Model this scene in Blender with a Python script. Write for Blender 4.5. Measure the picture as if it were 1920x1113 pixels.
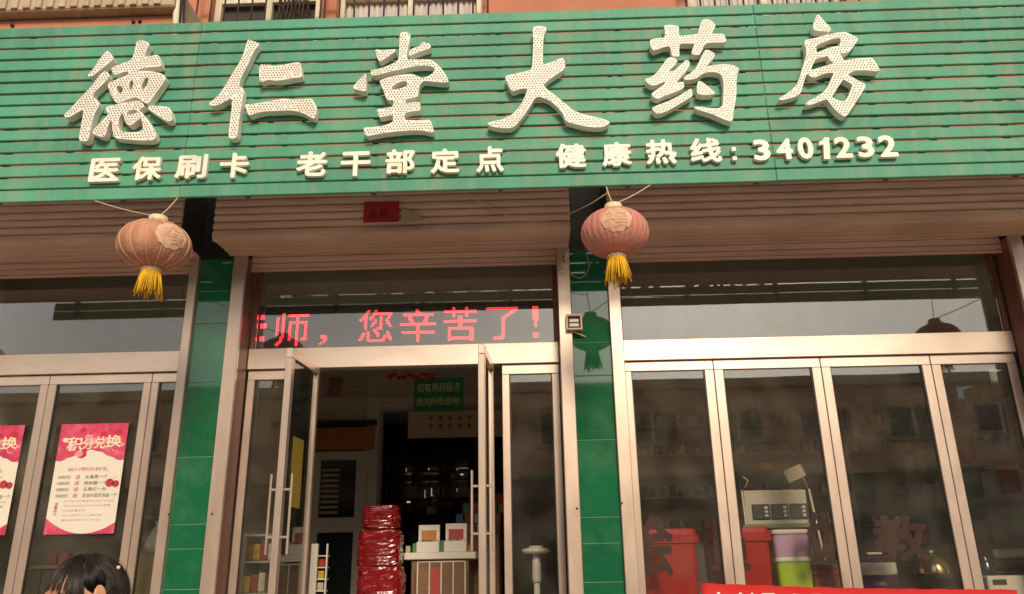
import bpy, bmesh, math, random
from mathutils import Vector, Matrix, noise
RN = random.Random(11)
R_ = math.radians
for o in list(bpy.data.objects):
    bpy.data.objects.remove(o)
sc = bpy.context.scene
C = sc.collection

# ------------------------------------------------------------------ camera
FPX, CX, CY, EYE = 1480.0, 960.0, 556.5, 1.55
PITCH, ROLL, YAW = R_(18.9), R_(-1.02), R_(1.26)
fwd = Vector((-math.sin(YAW)*math.cos(PITCH), math.cos(YAW)*math.cos(PITCH), math.sin(PITCH)))
rt0 = Vector((math.cos(YAW), math.sin(YAW), 0)); up0 = rt0.cross(fwd)
CR = rt0*math.cos(ROLL) + up0*math.sin(ROLL)
CU = up0*math.cos(ROLL) - rt0*math.sin(ROLL)
cam_d = bpy.data.cameras.new('camera'); cam = bpy.data.objects.new('camera', cam_d); C.objects.link(cam)
cam_d.sensor_width = 36; cam_d.lens = 36*FPX/1920; cam_d.clip_end = 500; cam_d.clip_start = .05
M = Matrix((CR, CU, -fwd)).transposed().to_4x4(); M.translation = (0, 0, EYE); cam.matrix_world = M
sc.camera = cam

# ------------------------------------------------------------------ light
SUN_EL, SUN_AZ = R_(30), R_(12)          # azimuth from straight behind the camera, minus = from its left
SKY_STRENGTH, SUN_STRENGTH, EXPOSURE = .105, 1.9, .42
wd = bpy.data.worlds.new('World'); sc.world = wd; wd.use_nodes = True
wn = wd.node_tree.nodes; wl = wd.node_tree.links; bg = wn['Background']
sky = wn.new('ShaderNodeTexSky'); sky.sky_type = 'NISHITA'; sky.sun_disc = False
sun_dir = Vector((math.sin(SUN_AZ)*math.cos(SUN_EL), -math.cos(SUN_AZ)*math.cos(SUN_EL), math.sin(SUN_EL)))
sky.sun_elevation = SUN_EL; sky.sun_rotation = math.atan2(sun_dir.x, sun_dir.y)
sky.air_density = 1.3; sky.dust_density = 1.6; sky.ozone_density = 1.0
hs = wn.new('ShaderNodeHueSaturation'); hs.inputs['Saturation'].default_value = .30
wl.new(sky.outputs[0], hs.inputs['Color']); wl.new(hs.outputs[0], bg.inputs['Color'])
bg.inputs['Strength'].default_value = SKY_STRENGTH
sl = bpy.data.lights.new('sun', 'SUN'); sl.energy = SUN_STRENGTH; sl.angle = R_(15); sl.color = (1, .87, .70)
so = bpy.data.objects.new('sun', sl); C.objects.link(so); so.location = (-4, -10, 14)
so.rotation_euler = (-sun_dir).to_track_quat('-Z', 'Y').to_euler()
vs = sc.view_settings
vs.view_transform = 'Standard'; vs.look = 'None'; vs.gamma = 1; vs.use_curve_mapping = False; vs.exposure = EXPOSURE
try:
    vs.use_white_balance = True; vs.white_balance_temperature = 7400; vs.white_balance_tint = 12
except Exception: pass
cy = sc.cycles
cy.use_denoising = True; cy.use_adaptive_sampling = True; cy.adaptive_threshold = .015; cy.max_bounces = 9; cy.diffuse_bounces = 4; cy.glossy_bounces = 5; cy.transparent_max_bounces = 14
cy.caustics_reflective = False; cy.caustics_refractive = False; cy.sample_clamp_indirect = 4

# ------------------------------------------------------------------ helpers
def W(px, py, Y):
    """photo pixel -> (x, z) on the vertical plane at depth Y"""
    d = CR*((px-CX)/FPX) + CU*((CY-py)/FPX) + fwd
    t = Y/d.y
    return t*d.x, EYE + t*d.z
def WX(px, py, Y): return W(px, py, Y)[0]
def WZ(px, py, Y): return W(px, py, Y)[1]

MATS = {}
def mat(name, col, rough=.6, metal=0., var=.12, scale=6., bump=0., bscale=60., spec=.5, coat=0., stretch=(1,1,1), emit=None, estr=0., dirt=None, dirt_amt=.0, dirt_scale=2., sheen=0.):
    if name in MATS: return MATS[name]
    m = bpy.data.materials.new(name); m.use_nodes = True; MATS[name] = m
    n = m.node_tree.nodes; l = m.node_tree.links; b = n['Principled BSDF']
    tc = n.new('ShaderNodeTexCoord'); mp = n.new('ShaderNodeMapping'); mp.inputs['Scale'].default_value = stretch
    geo = n.new('ShaderNodeNewGeometry'); l.new(geo.outputs['Position'], mp.inputs['Vector'])
    nz = n.new('ShaderNodeTexNoise'); nz.inputs['Scale'].default_value = scale; nz.inputs['Detail'].default_value = 5
    l.new(mp.outputs[0], nz.inputs['Vector'])
    oi = n.new('ShaderNodeObjectInfo')
    add = n.new('ShaderNodeMath'); add.operation = 'MULTIPLY_ADD'; add.inputs[1].default_value = .35; l.new(oi.outputs['Random'], add.inputs[0]); l.new(nz.outputs['Fac'], add.inputs[2])
    rp = n.new('ShaderNodeMapRange'); rp.inputs['From Min'].default_value = .35; rp.inputs['From Max'].default_value = 1.0
    rp.inputs['To Min'].default_value = 1-var; rp.inputs['To Max'].default_value = 1+var; l.new(add.outputs[0], rp.inputs['Value'])
    vm = n.new('ShaderNodeVectorMath'); vm.operation = 'SCALE'; vm.inputs[0].default_value = col[:3]; l.new(rp.outputs[0], vm.inputs['Scale'])
    out = vm.outputs[0]
    if dirt:
        dn = n.new('ShaderNodeTexNoise'); dn.inputs['Scale'].default_value = dirt_scale; dn.inputs['Detail'].default_value = 8; dn.inputs['Roughness'].default_value = .65
        l.new(mp.outputs[0], dn.inputs['Vector'])
        dr = n.new('ShaderNodeMapRange'); dr.inputs['From Min'].default_value = .48; dr.inputs['From Max'].default_value = .75; dr.inputs['To Max'].default_value = dirt_amt
        l.new(dn.outputs['Fac'], dr.inputs['Value'])
        mx = n.new('ShaderNodeMix'); mx.data_type = 'RGBA'; l.new(dr.outputs[0], mx.inputs['Factor']); l.new(out, mx.inputs['A']); mx.inputs['B'].default_value = (*dirt, 1)
        out = mx.outputs['Result']
    l.new(out, b.inputs['Base Color'])
    b.inputs['Metallic'].default_value = metal; b.inputs['Specular IOR Level'].default_value = spec
    b.inputs['Coat Weight'].default_value = coat; b.inputs['Coat Roughness'].default_value = .04
    rr = n.new('ShaderNodeMapRange'); rr.inputs['To Min'].default_value = max(0, rough-.08 if rough > .1 else rough*.7); rr.inputs['To Max'].default_value = min(1, rough+.08 if rough > .1 else rough*1.3)
    l.new(nz.outputs['Fac'], rr.inputs['Value']); l.new(rr.outputs[0], b.inputs['Roughness'])
    if bump:
        bn = n.new('ShaderNodeTexNoise'); bn.inputs['Scale'].default_value = bscale; bn.inputs['Detail'].default_value = 4; l.new(mp.outputs[0], bn.inputs['Vector'])
        bp = n.new('ShaderNodeBump'); bp.inputs['Strength'].default_value = bump; bp.inputs['Distance'].default_value = .01
        l.new(bn.outputs['Fac'], bp.inputs['Height']); l.new(bp.outputs[0], b.inputs['Normal'])
    if emit:
        b.inputs['Emission Color'].default_value = (*emit, 1); b.inputs['Emission Strength'].default_value = estr
    return m

def glass_mat(name, tint=(.955, .965, .945), boost=1.75):
    if name in MATS: return MATS[name]
    m = bpy.data.materials.new(name); m.use_nodes = True; MATS[name] = m
    n = m.node_tree.nodes; l = m.node_tree.links; n.remove(n['Principled BSDF'])
    tr = n.new('ShaderNodeBsdfTransparent'); tr.inputs[0].default_value = (*tint, 1)
    gl = n.new('ShaderNodeBsdfGlossy'); gl.inputs['Roughness'].default_value = .012; gl.inputs['Color'].default_value = (1, 1, 1, 1)
    fr = n.new('ShaderNodeFresnel'); fr.inputs['IOR'].default_value = 1.5
    geo = n.new('ShaderNodeNewGeometry'); nz = n.new('ShaderNodeTexNoise'); nz.inputs['Scale'].default_value = 1.3; nz.inputs['Detail'].default_value = 1
    l.new(geo.outputs['Position'], nz.inputs['Vector'])
    bp = n.new('ShaderNodeBump'); bp.inputs['Strength'].default_value = .12; bp.inputs['Distance'].default_value = .006; l.new(nz.outputs['Fac'], bp.inputs['Height']); l.new(bp.outputs[0], gl.inputs['Normal'])
    mu = n.new('ShaderNodeMath'); mu.operation = 'MULTIPLY'; mu.inputs[1].default_value = boost; mu.use_clamp = True; l.new(fr.outputs[0], mu.inputs[0])
    # thin film of dust
    df = n.new('ShaderNodeBsdfDiffuse'); df.inputs[0].default_value = (.55, .5, .42, 1)
    dn = n.new('ShaderNodeTexNoise'); dn.inputs['Scale'].default_value = 5; dn.inputs['Detail'].default_value = 8; l.new(geo.outputs['Position'], dn.inputs['Vector'])
    dr = n.new('ShaderNodeMapRange'); dr.inputs['From Min'].default_value = .4; dr.inputs['From Max'].default_value = .85; dr.inputs['To Min'].default_value = .012; dr.inputs['To Max'].default_value = .065; l.new(dn.outputs['Fac'], dr.inputs['Value'])
    m1 = n.new('ShaderNodeMixShader'); l.new(mu.outputs[0], m1.inputs[0]); l.new(tr.outputs[0], m1.inputs[1]); l.new(gl.outputs[0], m1.inputs[2])
    m2 = n.new('ShaderNodeMixShader'); l.new(dr.outputs[0], m2.inputs[0]); l.new(m1.outputs[0], m2.inputs[1]); l.new(df.outputs[0], m2.inputs[2])
    l.new(m2.outputs[0], n['Material Output'].inputs['Surface'])
    return m

WORLD = {}
def link(name, data, w, parent=None):
    o = bpy.data.objects.new(name, data); C.objects.link(o)
    w = Vector(w)
    if parent is not None:
        o.parent = parent; o.location = w - WORLD[parent.name]
    else: o.location = w
    WORLD[o.name] = w
    return o
def tag(o, label=None, cat=None, group=None, kind=None):
    if label: o['label'] = label
    if cat: o['category'] = cat
    if group: o['group'] = group
    if kind: o['kind'] = kind
    return o
def thing(name, label, cat, loc, group=None):
    return tag(link(name, None, loc), label, cat, group)
def geo(name, verts, faces, m, parent=None, smooth=False):
    """a mesh in world coordinates, its origin at the middle of its base"""
    xs = [v[0] for v in verts]; ys = [v[1] for v in verts]; zs = [v[2] for v in verts]
    w = Vector(((min(xs)+max(xs))/2, (min(ys)+max(ys))/2, min(zs)))
    me = bpy.data.meshes.new(name); me.from_pydata([Vector(v)-w for v in verts], [], faces)
    me.materials.append(m)
    bm = bmesh.new(); bm.from_mesh(me); bmesh.ops.recalc_face_normals(bm, faces=bm.faces); bm.to_mesh(me); bm.free()
    if smooth: me.polygons.foreach_set('use_smooth', [True]*len(me.polygons))
    return link(name, me, w, parent)
BOXES = {}
def box(name, x0, x1, y0, y1, z0, z1, m, parent=None, bev=.003, rot=None):
    dx, dy, dz = abs(x1-x0), abs(y1-y0), abs(z1-z0)
    bev = min(bev, .3*min(dx, dy, dz))
    key = (round(dx, 4), round(dy, 4), round(dz, 4), round(bev, 4), m.name)
    if key not in BOXES:
        bm = bmesh.new(); bmesh.ops.create_cube(bm, size=1)
        for v in bm.verts: v.co = (v.co.x*dx, v.co.y*dy, (v.co.z+.5)*dz)
        if bev > 0: bmesh.ops.bevel(bm, geom=bm.edges[:], offset=bev, segments=1, affect='EDGES')
        me = bpy.data.meshes.new(name); bm.to_mesh(me); bm.free(); me.materials.append(m); BOXES[key] = me
    o = link(name, BOXES[key], ((x0+x1)/2, (y0+y1)/2, min(z0, z1)), parent)
    if rot: o.rotation_euler = rot
    return o
def lathe_data(prof, n=32, cap=True):
    vs_, fs = [], []
    for r, z in prof:
        for k in range(n):
            a = 2*math.pi*k/n; vs_.append((r*math.cos(a), r*math.sin(a), z))
    for i in range(len(prof)-1):
        for k in range(n):
            fs.append((i*n+k, i*n+(k+1) % n, (i+1)*n+(k+1) % n, (i+1)*n+k))
    if cap:
        fs.append(tuple(reversed(range(n)))); fs.append(tuple(range((len(prof)-1)*n, len(prof)*n)))
    return vs_, fs
def lathe(name, c, prof, m, parent=None, n=32, smooth=True, sx=1., sy=1.):
    v, f = lathe_data(prof, n)
    o = geo(name, [(c[0]+x*sx, c[1]+y*sy, c[2]+z) for x, y, z in v], f, m, parent, smooth)
    return o
def tube_data(pts, r, n=6, taper=None):
    pts = [Vector(p) for p in pts]; vs_, fs = [], []
    for i, p in enumerate(pts):
        t = (pts[min(i+1, len(pts)-1)] - pts[max(i-1, 0)]).normalized()
        a = t.cross(Vector((.13, .97, .21))); a = a.normalized() if a.length > 1e-4 else Vector((1, 0, 0)); b = t.cross(a)
        rr = r if taper is None else r*taper[i]
        for k in range(n):
            q = 2*math.pi*k/n; vs_.append(p + a*(rr*math.cos(q)) + b*(rr*math.sin(q)))
    for i in range(len(pts)-1):
        for k in range(n): fs.append((i*n+k, i*n+(k+1) % n, (i+1)*n+(k+1) % n, (i+1)*n+k))
    fs.append(tuple(reversed(range(n)))); fs.append(tuple(range((len(pts)-1)*n, len(pts)*n)))
    return vs_, fs
def tube(name, pts, r, m, parent=None, n=6):
    v, f = tube_data(pts, r, n); return geo(name, v, f, m, parent, True)
def sag(a, b, d, n=14):
    a, b = Vector(a), Vector(b)
    return [a.lerp(b, i/n) - Vector((0, 0, 4*d*(i/n)*(1-i/n))) for i in range(n+1)]
def curve_mesh(loops, ext):
    cu = bpy.data.curves.new('outline', 'CURVE'); cu.dimensions = '2D'; cu.fill_mode = 'BOTH'; cu.extrude = ext
    for lp in loops:
        s = cu.splines.new('POLY'); s.points.add(len(lp)-1)
        for p, q in zip(s.points, lp): p.co = (q[0], q[1], 0, 1)
        s.use_cyclic_u = True
    o = bpy.data.objects.new('outline', cu); C.objects.link(o)
    me = bpy.data.meshes.new_from_object(o.evaluated_get(bpy.context.evaluated_depsgraph_get()))
    bpy.data.objects.remove(o); bpy.data.curves.remove(cu)
    return me
TXT = {}
def text_data(body, bold=0., ext=0.):
    key = (body, bold, ext)
    if key not in TXT:
        cu = bpy.data.curves.new('writing', 'FONT'); cu.body = body; cu.offset = bold; cu.resolution_u = 3
        o = bpy.data.objects.new('writing', cu); C.objects.link(o)
        me = bpy.data.meshes.new_from_object(o.evaluated_get(bpy.context.evaluated_depsgraph_get()))
        bpy.data.objects.remove(o); bpy.data.curves.remove(cu)
        V = [v.co.copy() for v in me.vertices]; Fc = [tuple(p.vertices) for p in me.polygons]; bpy.data.meshes.remove(me)
        TXT[key] = (V, Fc)
    return TXT[key]
import numpy as np
BOLD = {}; BIMG = {}
def dot_writing(name, ch, x0, x1, z0, z1, y, m, parent, nz, r=.012):
    """a character made of small round lamps on a regular grid"""
    bold_loops(ch, r); im = BIMG[(ch, r)]; ys, xs = np.where(im); im = im[ys.min():ys.max()+1, xs.min():xs.max()+1]
    st = (z1-z0)/nz; nx = max(1, round((x1-x0)/st)); vs_, fs = [], []
    for j in range(nz):
        for i in range(nx):
            a = im[int(j*im.shape[0]/nz):max(int(j*im.shape[0]/nz)+1, int((j+1)*im.shape[0]/nz)), int(i*im.shape[1]/nx):max(int(i*im.shape[1]/nx)+1, int((i+1)*im.shape[1]/nx))]
            if a.mean() > .34:
                b0 = len(vs_); cx_, cz_ = x0+(i+.5)*(x1-x0)/nx, z0+(j+.5)*st
                for d, q in ((0, 1.), (-.003, .75)):
                    for k in range(6): vs_.append((cx_+st*.40*q*math.cos(math.pi*k/3), y+d, cz_+st*.40*q*math.sin(math.pi*k/3)))
                fs.append(tuple(b0+6+k for k in range(6))); fs += [(b0+k, b0+(k+1) % 6, b0+6+(k+1) % 6, b0+6+k) for k in range(6)]
    return tag(geo(name, vs_, fs, m, parent), kind='stuff')
def bold_loops(ch, r, N=150):
    """outline loops of a glyph thickened by r (fractions of its height), unit box"""
    if (ch, r) in BOLD: return BOLD[(ch, r)]
    V, Fc = text_data(ch)
    ax, bx = min(v.x for v in V), max(v.x for v in V); ay, by = min(v.y for v in V), max(v.y for v in V)
    h = max(bx-ax, by-ay); pad = r+.03; n = int(N*(1+2*pad)); img = np.zeros((n, n), bool)
    P = np.array([((v.x-ax)/h+pad, (v.y-ay)/h+pad) for v in V])*N
    for f in Fc:
        for i in range(1, len(f)-1):
            t = P[[f[0], f[i], f[i+1]]]
            lo = np.floor(t.min(0)).astype(int); hi = np.ceil(t.max(0)).astype(int)+1
            X, Y = np.meshgrid(np.arange(lo[0], hi[0])+.5, np.arange(lo[1], hi[1])+.5)
            d = [(t[(k+1) % 3][0]-t[k][0])*(Y-t[k][1])-(t[(k+1) % 3][1]-t[k][1])*(X-t[k][0]) for k in range(3)]
            ins = ((d[0] >= 0) & (d[1] >= 0) & (d[2] >= 0)) | ((d[0] <= 0) & (d[1] <= 0) & (d[2] <= 0))
            img[lo[1]:hi[1], lo[0]:hi[0]] |= ins
    out = img.copy(); k = int(round(r*N))
    for dx in range(-k, k+1):
        for dy in range(-k, k+1):
            if dx*dx+dy*dy <= k*k+1: out |= np.roll(np.roll(img, dx, 1), dy, 0)
    BIMG[(ch, r)] = out
    g = out.astype(float)
    for _ in range(2):
        g = (g+np.roll(g, 1, 0)+np.roll(g, -1, 0))/3; g = (g+np.roll(g, 1, 1)+np.roll(g, -1, 1))/3
    g -= .5; g[np.abs(g) < 1e-6] = 1e-6
    nxt = {}
    def ed(p, q):
        a, b = g[p[1], p[0]], g[q[1], q[0]]; t = a/(a-b); return (round(p[0]+(q[0]-p[0])*t, 4), round(p[1]+(q[1]-p[1])*t, 4))
    sgn = g > 0
    mixed = np.argwhere((sgn[:-1, :-1].astype(int)+sgn[1:, :-1]+sgn[:-1, 1:]+sgn[1:, 1:]) % 4 != 0)
    for y, x in mixed:
        c = [(x, y), (x+1, y), (x+1, y+1), (x, y+1)]; sg_ = [sgn[q[1], q[0]] for q in c]
        ins, outs = [], []
        for i in range(4):
            j = (i+1) % 4
            if sg_[i] and not sg_[j]: outs.append(ed(c[i], c[j]))
            if not sg_[i] and sg_[j]: ins.append(ed(c[i], c[j]))
        for i in range(len(ins)): nxt[outs[i]] = ins[i]
    loops = []
    while nxt:
        st, q = nxt.popitem(); lp = [st]
        while q != st and q in nxt: lp.append(q); q = nxt.pop(q)
        if len(lp) > 8: loops.append(np.array(lp))
    def simp(p, eps):
        if len(p) < 3: return [0, len(p)-1]
        keep = {0, len(p)-1}; stk = [(0, len(p)-1)]
        while stk:
            a, b = stk.pop()
            if b-a < 2: continue
            u = p[b]-p[a]; L = np.hypot(*u); w = p[a+1:b]-p[a]
            d = np.abs(u[0]*w[:, 1]-u[1]*w[:, 0])/L if L > 1e-9 else np.hypot(w[:, 0], w[:, 1])
            i = int(d.argmax())
            if d[i] > eps: keep.add(a+1+i); stk += [(a, a+1+i), (a+1+i, b)]
        return sorted(keep)
    res = []
    for lp in loops:
        p = np.vstack([lp, lp[:1]]); idx = simp(p, .45)[:-1]
        if len(idx) > 2: res.append(p[idx])
    allp = np.vstack(res); lo, hi = allp.min(0), allp.max(0)
    BOLD[(ch, r)] = [[tuple(q) for q in (lp-lo)/(hi-lo)] for lp in res]
    return BOLD[(ch, r)]
def bold_writing(name, ch, x0, x1, z0, z1, y, m, parent, depth, r):
    me = curve_mesh([[(u*(x1-x0), v*(z1-z0)) for u, v in lp] for lp in bold_loops(ch, r)], depth/2)
    vs_ = [(v.co.x+x0, y+depth/2-v.co.z, v.co.y+z0) for v in me.vertices]; fs = [tuple(p.vertices) for p in me.polygons]
    bpy.data.meshes.remove(me)
    return geo(name, vs_, fs, m, parent)
def writing(name, body, x0, x1, z0, z1, y, m, parent, depth=.002, bold=0., shear=0.):
    """upright writing facing the street, fitted to a rectangle, with a real thickness"""
    V, Fc = text_data(body, bold)
    ax, bx = min(v.x for v in V), max(v.x for v in V); ay, by = min(v.y for v in V), max(v.y for v in V)
    vs_, fs = [], []; n = len(V)
    for dy in (0, depth):
        for v in V:
            u = (v.x-ax)/(bx-ax) if bx > ax else .5; t = (v.y-ay)/(by-ay) if by > ay else .5
            vs_.append((x0+u*(x1-x0)+shear*(t-.5), y+dy, z0+t*(z1-z0)))
    cnt = {}
    for f in Fc:
        fs.append(f)
        for i in range(len(f)):
            a, b = f[i], f[(i+1) % len(f)]; k = (min(a, b), max(a, b)); cnt.setdefault(k, []).append((a, b))
    for f in Fc: fs.append(tuple(n+i for i in reversed(f)))
    for k, e in cnt.items():
        if len(e) == 1: a, b = e[0]; fs.append((b, a, n+a, n+b))
    return geo(name, vs_, fs, m, parent)

# ------------------------------------------------------------------ materials
GREEN_SLAT = mat('green_slat_paint', (.074, .305, .20), .58, var=.20, scale=1.6, stretch=(4, 1, .9), spec=.3, dirt=(.30, .30, .21), dirt_amt=.55, dirt_scale=2.6)
WHITE_LET = mat('letter_white', (.80, .78, .72), .55, var=.05, dirt=(.55, .42, .26), dirt_amt=.4, dirt_scale=5)
CREAM_LET = mat('small_letter_cream', (.86, .82, .72), .5, var=.08, dirt=(.60, .42, .2), dirt_amt=.5, dirt_scale=7)
BULB = mat('led_bulb', (.09, .035, .03), .3, var=.4)
STEEL_DARK = mat('dark_steel', (.05, .045, .04), .6)
STEEL = mat('brushed_steel', (.62, .49, .41), .34, metal=.62, var=.035, scale=4, stretch=(3, 1, 1), dirt=(.36, .27, .2), dirt_amt=.42, dirt_scale=1.3, bump=.02, bscale=200)
STEEL_H = mat('brushed_steel_lintel', (.76, .62, .525), .32, metal=.6, var=.03, scale=3, stretch=(1, 1, 3), dirt=(.42, .31, .24), dirt_amt=.42, dirt_scale=1.2)
REVEAL = mat('brown_reveal', (.24, .085, .06), .45, var=.2)
SHUTTER = mat('shutter_paint', (.68, .45, .365), .5, var=.10, scale=2, stretch=(1, 1, 5), dirt=(.24, .14, .09), dirt_amt=.45, dirt_scale=1.6, bump=.03, bscale=40)
SHUT_END = mat('shutter_end_plate', (.035, .03, .026), .6, var=.2)
TILE = mat('green_glass_tile', (.008, .125, .055), .035, var=.16, scale=2.5, spec=.6, coat=.35, dirt=(.10, .24, .15), dirt_amt=.28, dirt_scale=7)
GROUT = mat('tile_grout', (.10, .26, .15), .8)
GLASS = glass_mat('window_glass')
WALL_PINK = mat('salmon_wall', (.52, .20, .12), .85, var=.12, scale=3, bump=.1, bscale=80, dirt=(.32, .13, .08), dirt_amt=.5, dirt_scale=1.2)
CONCRETE = mat('weathered_concrete', (.46, .36, .25), .9, var=.22, scale=9, stretch=(4, 1, 1), bump=.2)
CREAM_FRAME = mat('cream_frame', (.74, .66, .50), .6, var=.08)
CURTAIN = mat('white_curtain', (.62, .56, .52), .9, var=.15, scale=8, stretch=(8, 1, .3))
IRON = mat('rusty_iron', (.06, .035, .028), .7, var=.3)
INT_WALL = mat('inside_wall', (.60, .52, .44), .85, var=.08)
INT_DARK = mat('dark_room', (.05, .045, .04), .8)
FLOOR_IN = mat('shop_floor_tile', (.40, .37, .33), .25, var=.06)
CEIL = mat('ceiling_board', (.55, .52, .46), .9, var=.04)
STREET = mat('asphalt', (.10, .09, .08), .9, var=.25, scale=4, bump=.3)
STONE = mat('step_stone', (.36, .30, .26), .7, var=.15, scale=10, bump=.15)
RED_CLOTH = mat('red_banner_cloth', (.56, .012, .014), .6, var=.08, bump=.05, bscale=300)
WHITE_PL = mat('white_plastic', (.74, .70, .62), .4, var=.05)
PAPER = mat('paper', (.78, .73, .62), .8, var=.05)
BLACK = mat('black_plastic', (.015, .014, .013), .4)
RED_PL = mat('red_plastic', (.50, .02, .02), .3, var=.08)

# ------------------------------------------------------------------ ground and steps
YS, YP, YG = 4.12, 5.05, 5.25             # sign front, pillar front, glazing plane
FLOOR_Z = .75
tag(geo('street', [(-90, -90, 0), (90, -90, 0), (90, 60, 0), (-90, 60, 0)], [(0, 1, 2, 3)], STREET), kind='structure')
BOUNCE_PAVE = mat('bounce_paving', (.42, .36, .29), .8, var=.15, scale=3, bump=.1)
tag(geo('bounce_pavement', [(-60, -9, .004), (60, -9, .004), (60, 3.25, .004), (-60, 3.25, .004)], [(0, 1, 2, 3)], BOUNCE_PAVE), kind='structure')  # unseen pale paving, added to bounce light up under the shutter hoods
for k in range(4):
    tag(box('entrance_step', -7, 8, 3.25+.3*k, 5.6 if k == 3 else 3.25+.3*(k+1)+.02, .004, FLOOR_Z*(k+1)/4-.004, STONE, bev=.01), kind='structure')
tag(box('shop_floor', -7, 8, 5.6, 12, .3, FLOOR_Z, FLOOR_IN, bev=0), kind='structure')
CEIL_Z = EYE + 2.05
tag(box('ceiling', -7, 8, 5.32, 12, CEIL_Z, CEIL_Z+.15, CEIL, bev=0), kind='structure')
XL, XR = WX(-130, 700, 5.6), WX(2010, 700, 5.9)
tag(box('side_wall_left', -3.95, -3.8, 5.32, 12, FLOOR_Z, CEIL_Z, INT_WALL, bev=0), kind='structure')
tag(box('side_wall_right', 4.15, 4.3, 5.32, 12, FLOOR_Z, CEIL_Z, INT_WALL, bev=0), kind='structure')

# ------------------------------------------------------------------ upper storey of the shop building
bl = thing('shop_building', 'salmon painted upper storey with barred windows above the green sign', 'building', (0, 5.2, WZ(960, 380, 5.2)))
YW = 5.12
zh = WZ(960, 395, YW)            # bottom of the wall, hidden behind the shutter hoods
def zx(px0, px1, py, Y=YW): return WX(px0, py, Y), WX(px1, py, Y)
wins = [(392, 596, True), (628, 905, False), (1296, 1592, False), (1800, 1990, False)]
ztop = WZ(960, -420, YW); zs = WZ(760, 112, YW); zh2 = WZ(760, -330, YW)
cuts = []
for a, b, _ in wins: cuts.append(zx(a, b, 60))
box('wall', -9, 10, YW, YW+.24, zh, zs, WALL_PINK, bl, 0)
xs = [-9] + [v for c in cuts for v in c] + [10]
for i in range(0, len(xs), 2): box('wall', xs[i], xs[i+1], YW, YW+.24, zs, zh2, WALL_PINK, bl, 0)
box('wall', -9, 10, YW, YW+.24, zh2, ztop+3, WALL_PINK, bl, 0)
box('roof', -9, 10, YW+.002, 12, ztop+2.6, ztop+3, CONCRETE, bl, 0)
for (a, b, iron), (x0, x1) in zip(wins, cuts):
    w = box('window', x0+.05, x1-.05, YW+.12, YW+.14, zs+.05, zh2-.05, CURTAIN if not iron else INT_DARK, bl, 0)
    for q in (x0, x1-.05, (x0+x1)/2-.02): box('window_frame', q, q+.05, YW+.05, YW+.10, zs, zh2, CREAM_FRAME, w)
    box('window_frame', x0+.05, x1-.05, YW+.055, YW+.095, zs, zs+.05, CREAM_FRAME, w)
    box('window_frame', x0+.05, x1-.05, YW+.055, YW+.095, zs+.62, zs+.66, CREAM_FRAME, w)
    if not iron:
        for k in range(int((x1-x0)/.045)):            # folds of the curtain
            q = x0+.06+k*.045; box('curtain_fold', q, q+.03, YW+.108, YW+.119, zs+.06, zh2-.06, CURTAIN, w, .008)
    n = int((x1-x0+.1)/.105)
    for k in range(n+1):
        q = x0-.05+(x1-x0+.1)*k/n
        tube('window_bar', [(q, YW-.14, zs-.02), (q+RN.uniform(-.004, .004), YW-.14, zs+1.5)], .0075, IRON, w, 5)
    for dz in (.0, .55, 1.1): box('bar_rail', x0-.06, x1+.06, YW-.15, YW-.13, zs-.02+dz, zs+.002+dz, IRON, w, 0)
    for q in (x0-.05, x1+.05): box('bar_rail', q-.012, q+.012, YW-.13, YW, zs, zs+.02, IRON, w, 0)
# iron grille with white mullions next to the balcony
xg = WX(520, 15, YW-.16)
for k in range(7):
    q = xg + .03*k
    tube('grille_rod', [(q, YW-.16, zs+.05), (q+.07, YW-.16, zs+1.2)], .009, IRON, bl, 5)
for k in range(3):
    q = xg + .10*k
    tube('grille_rod', [(q+.06, YW-.175, zs+.3), (q-.14, YW-.175, zs+1.2)], .009, IRON, bl, 5)
# balcony at the upper left
xb = WX(333, 5, 4.62)
zb0, zb1 = WZ(160, 110, 4.62), WZ(160, 17, 4.53)
bal = box('balcony', -6.5, xb, 4.62, YW-.004, zb0, zb1, WALL_PINK, bl, .01)
box('balcony_lip', -6.55, xb+.02, 4.53, YW-.006, zb1+.002, zb1+.22, CONCRETE, bal, .012)
for k in range(52):
    q = -6.5+k*.085
    if q < xb-.06: box('balcony_flute', q, q+.05, 4.515, 4.529, zb1+.015, zb1+.20, CONCRETE, bal, .008)
tube('balcony_pipe', [(xb+.045, 4.60, zb0-.1), (xb+.0, 4.58, zb1+.3)], .022, CREAM_FRAME, bal, 8)
tube('balcony_pipe', [(xb+.085, 4.62, zb0-.1), (xb+.03, 4.60, zb1+.3)], .016, BLACK, bal, 8)
for px, py in ((23, 47), (250, 40), (262, 39)):
    x, z = W(px, py, 4.61); lathe('bolt', (x, 4.61, z), [(.012, -.012), (.014, 0), (.008, .012)], IRON, bal, 8)

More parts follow.
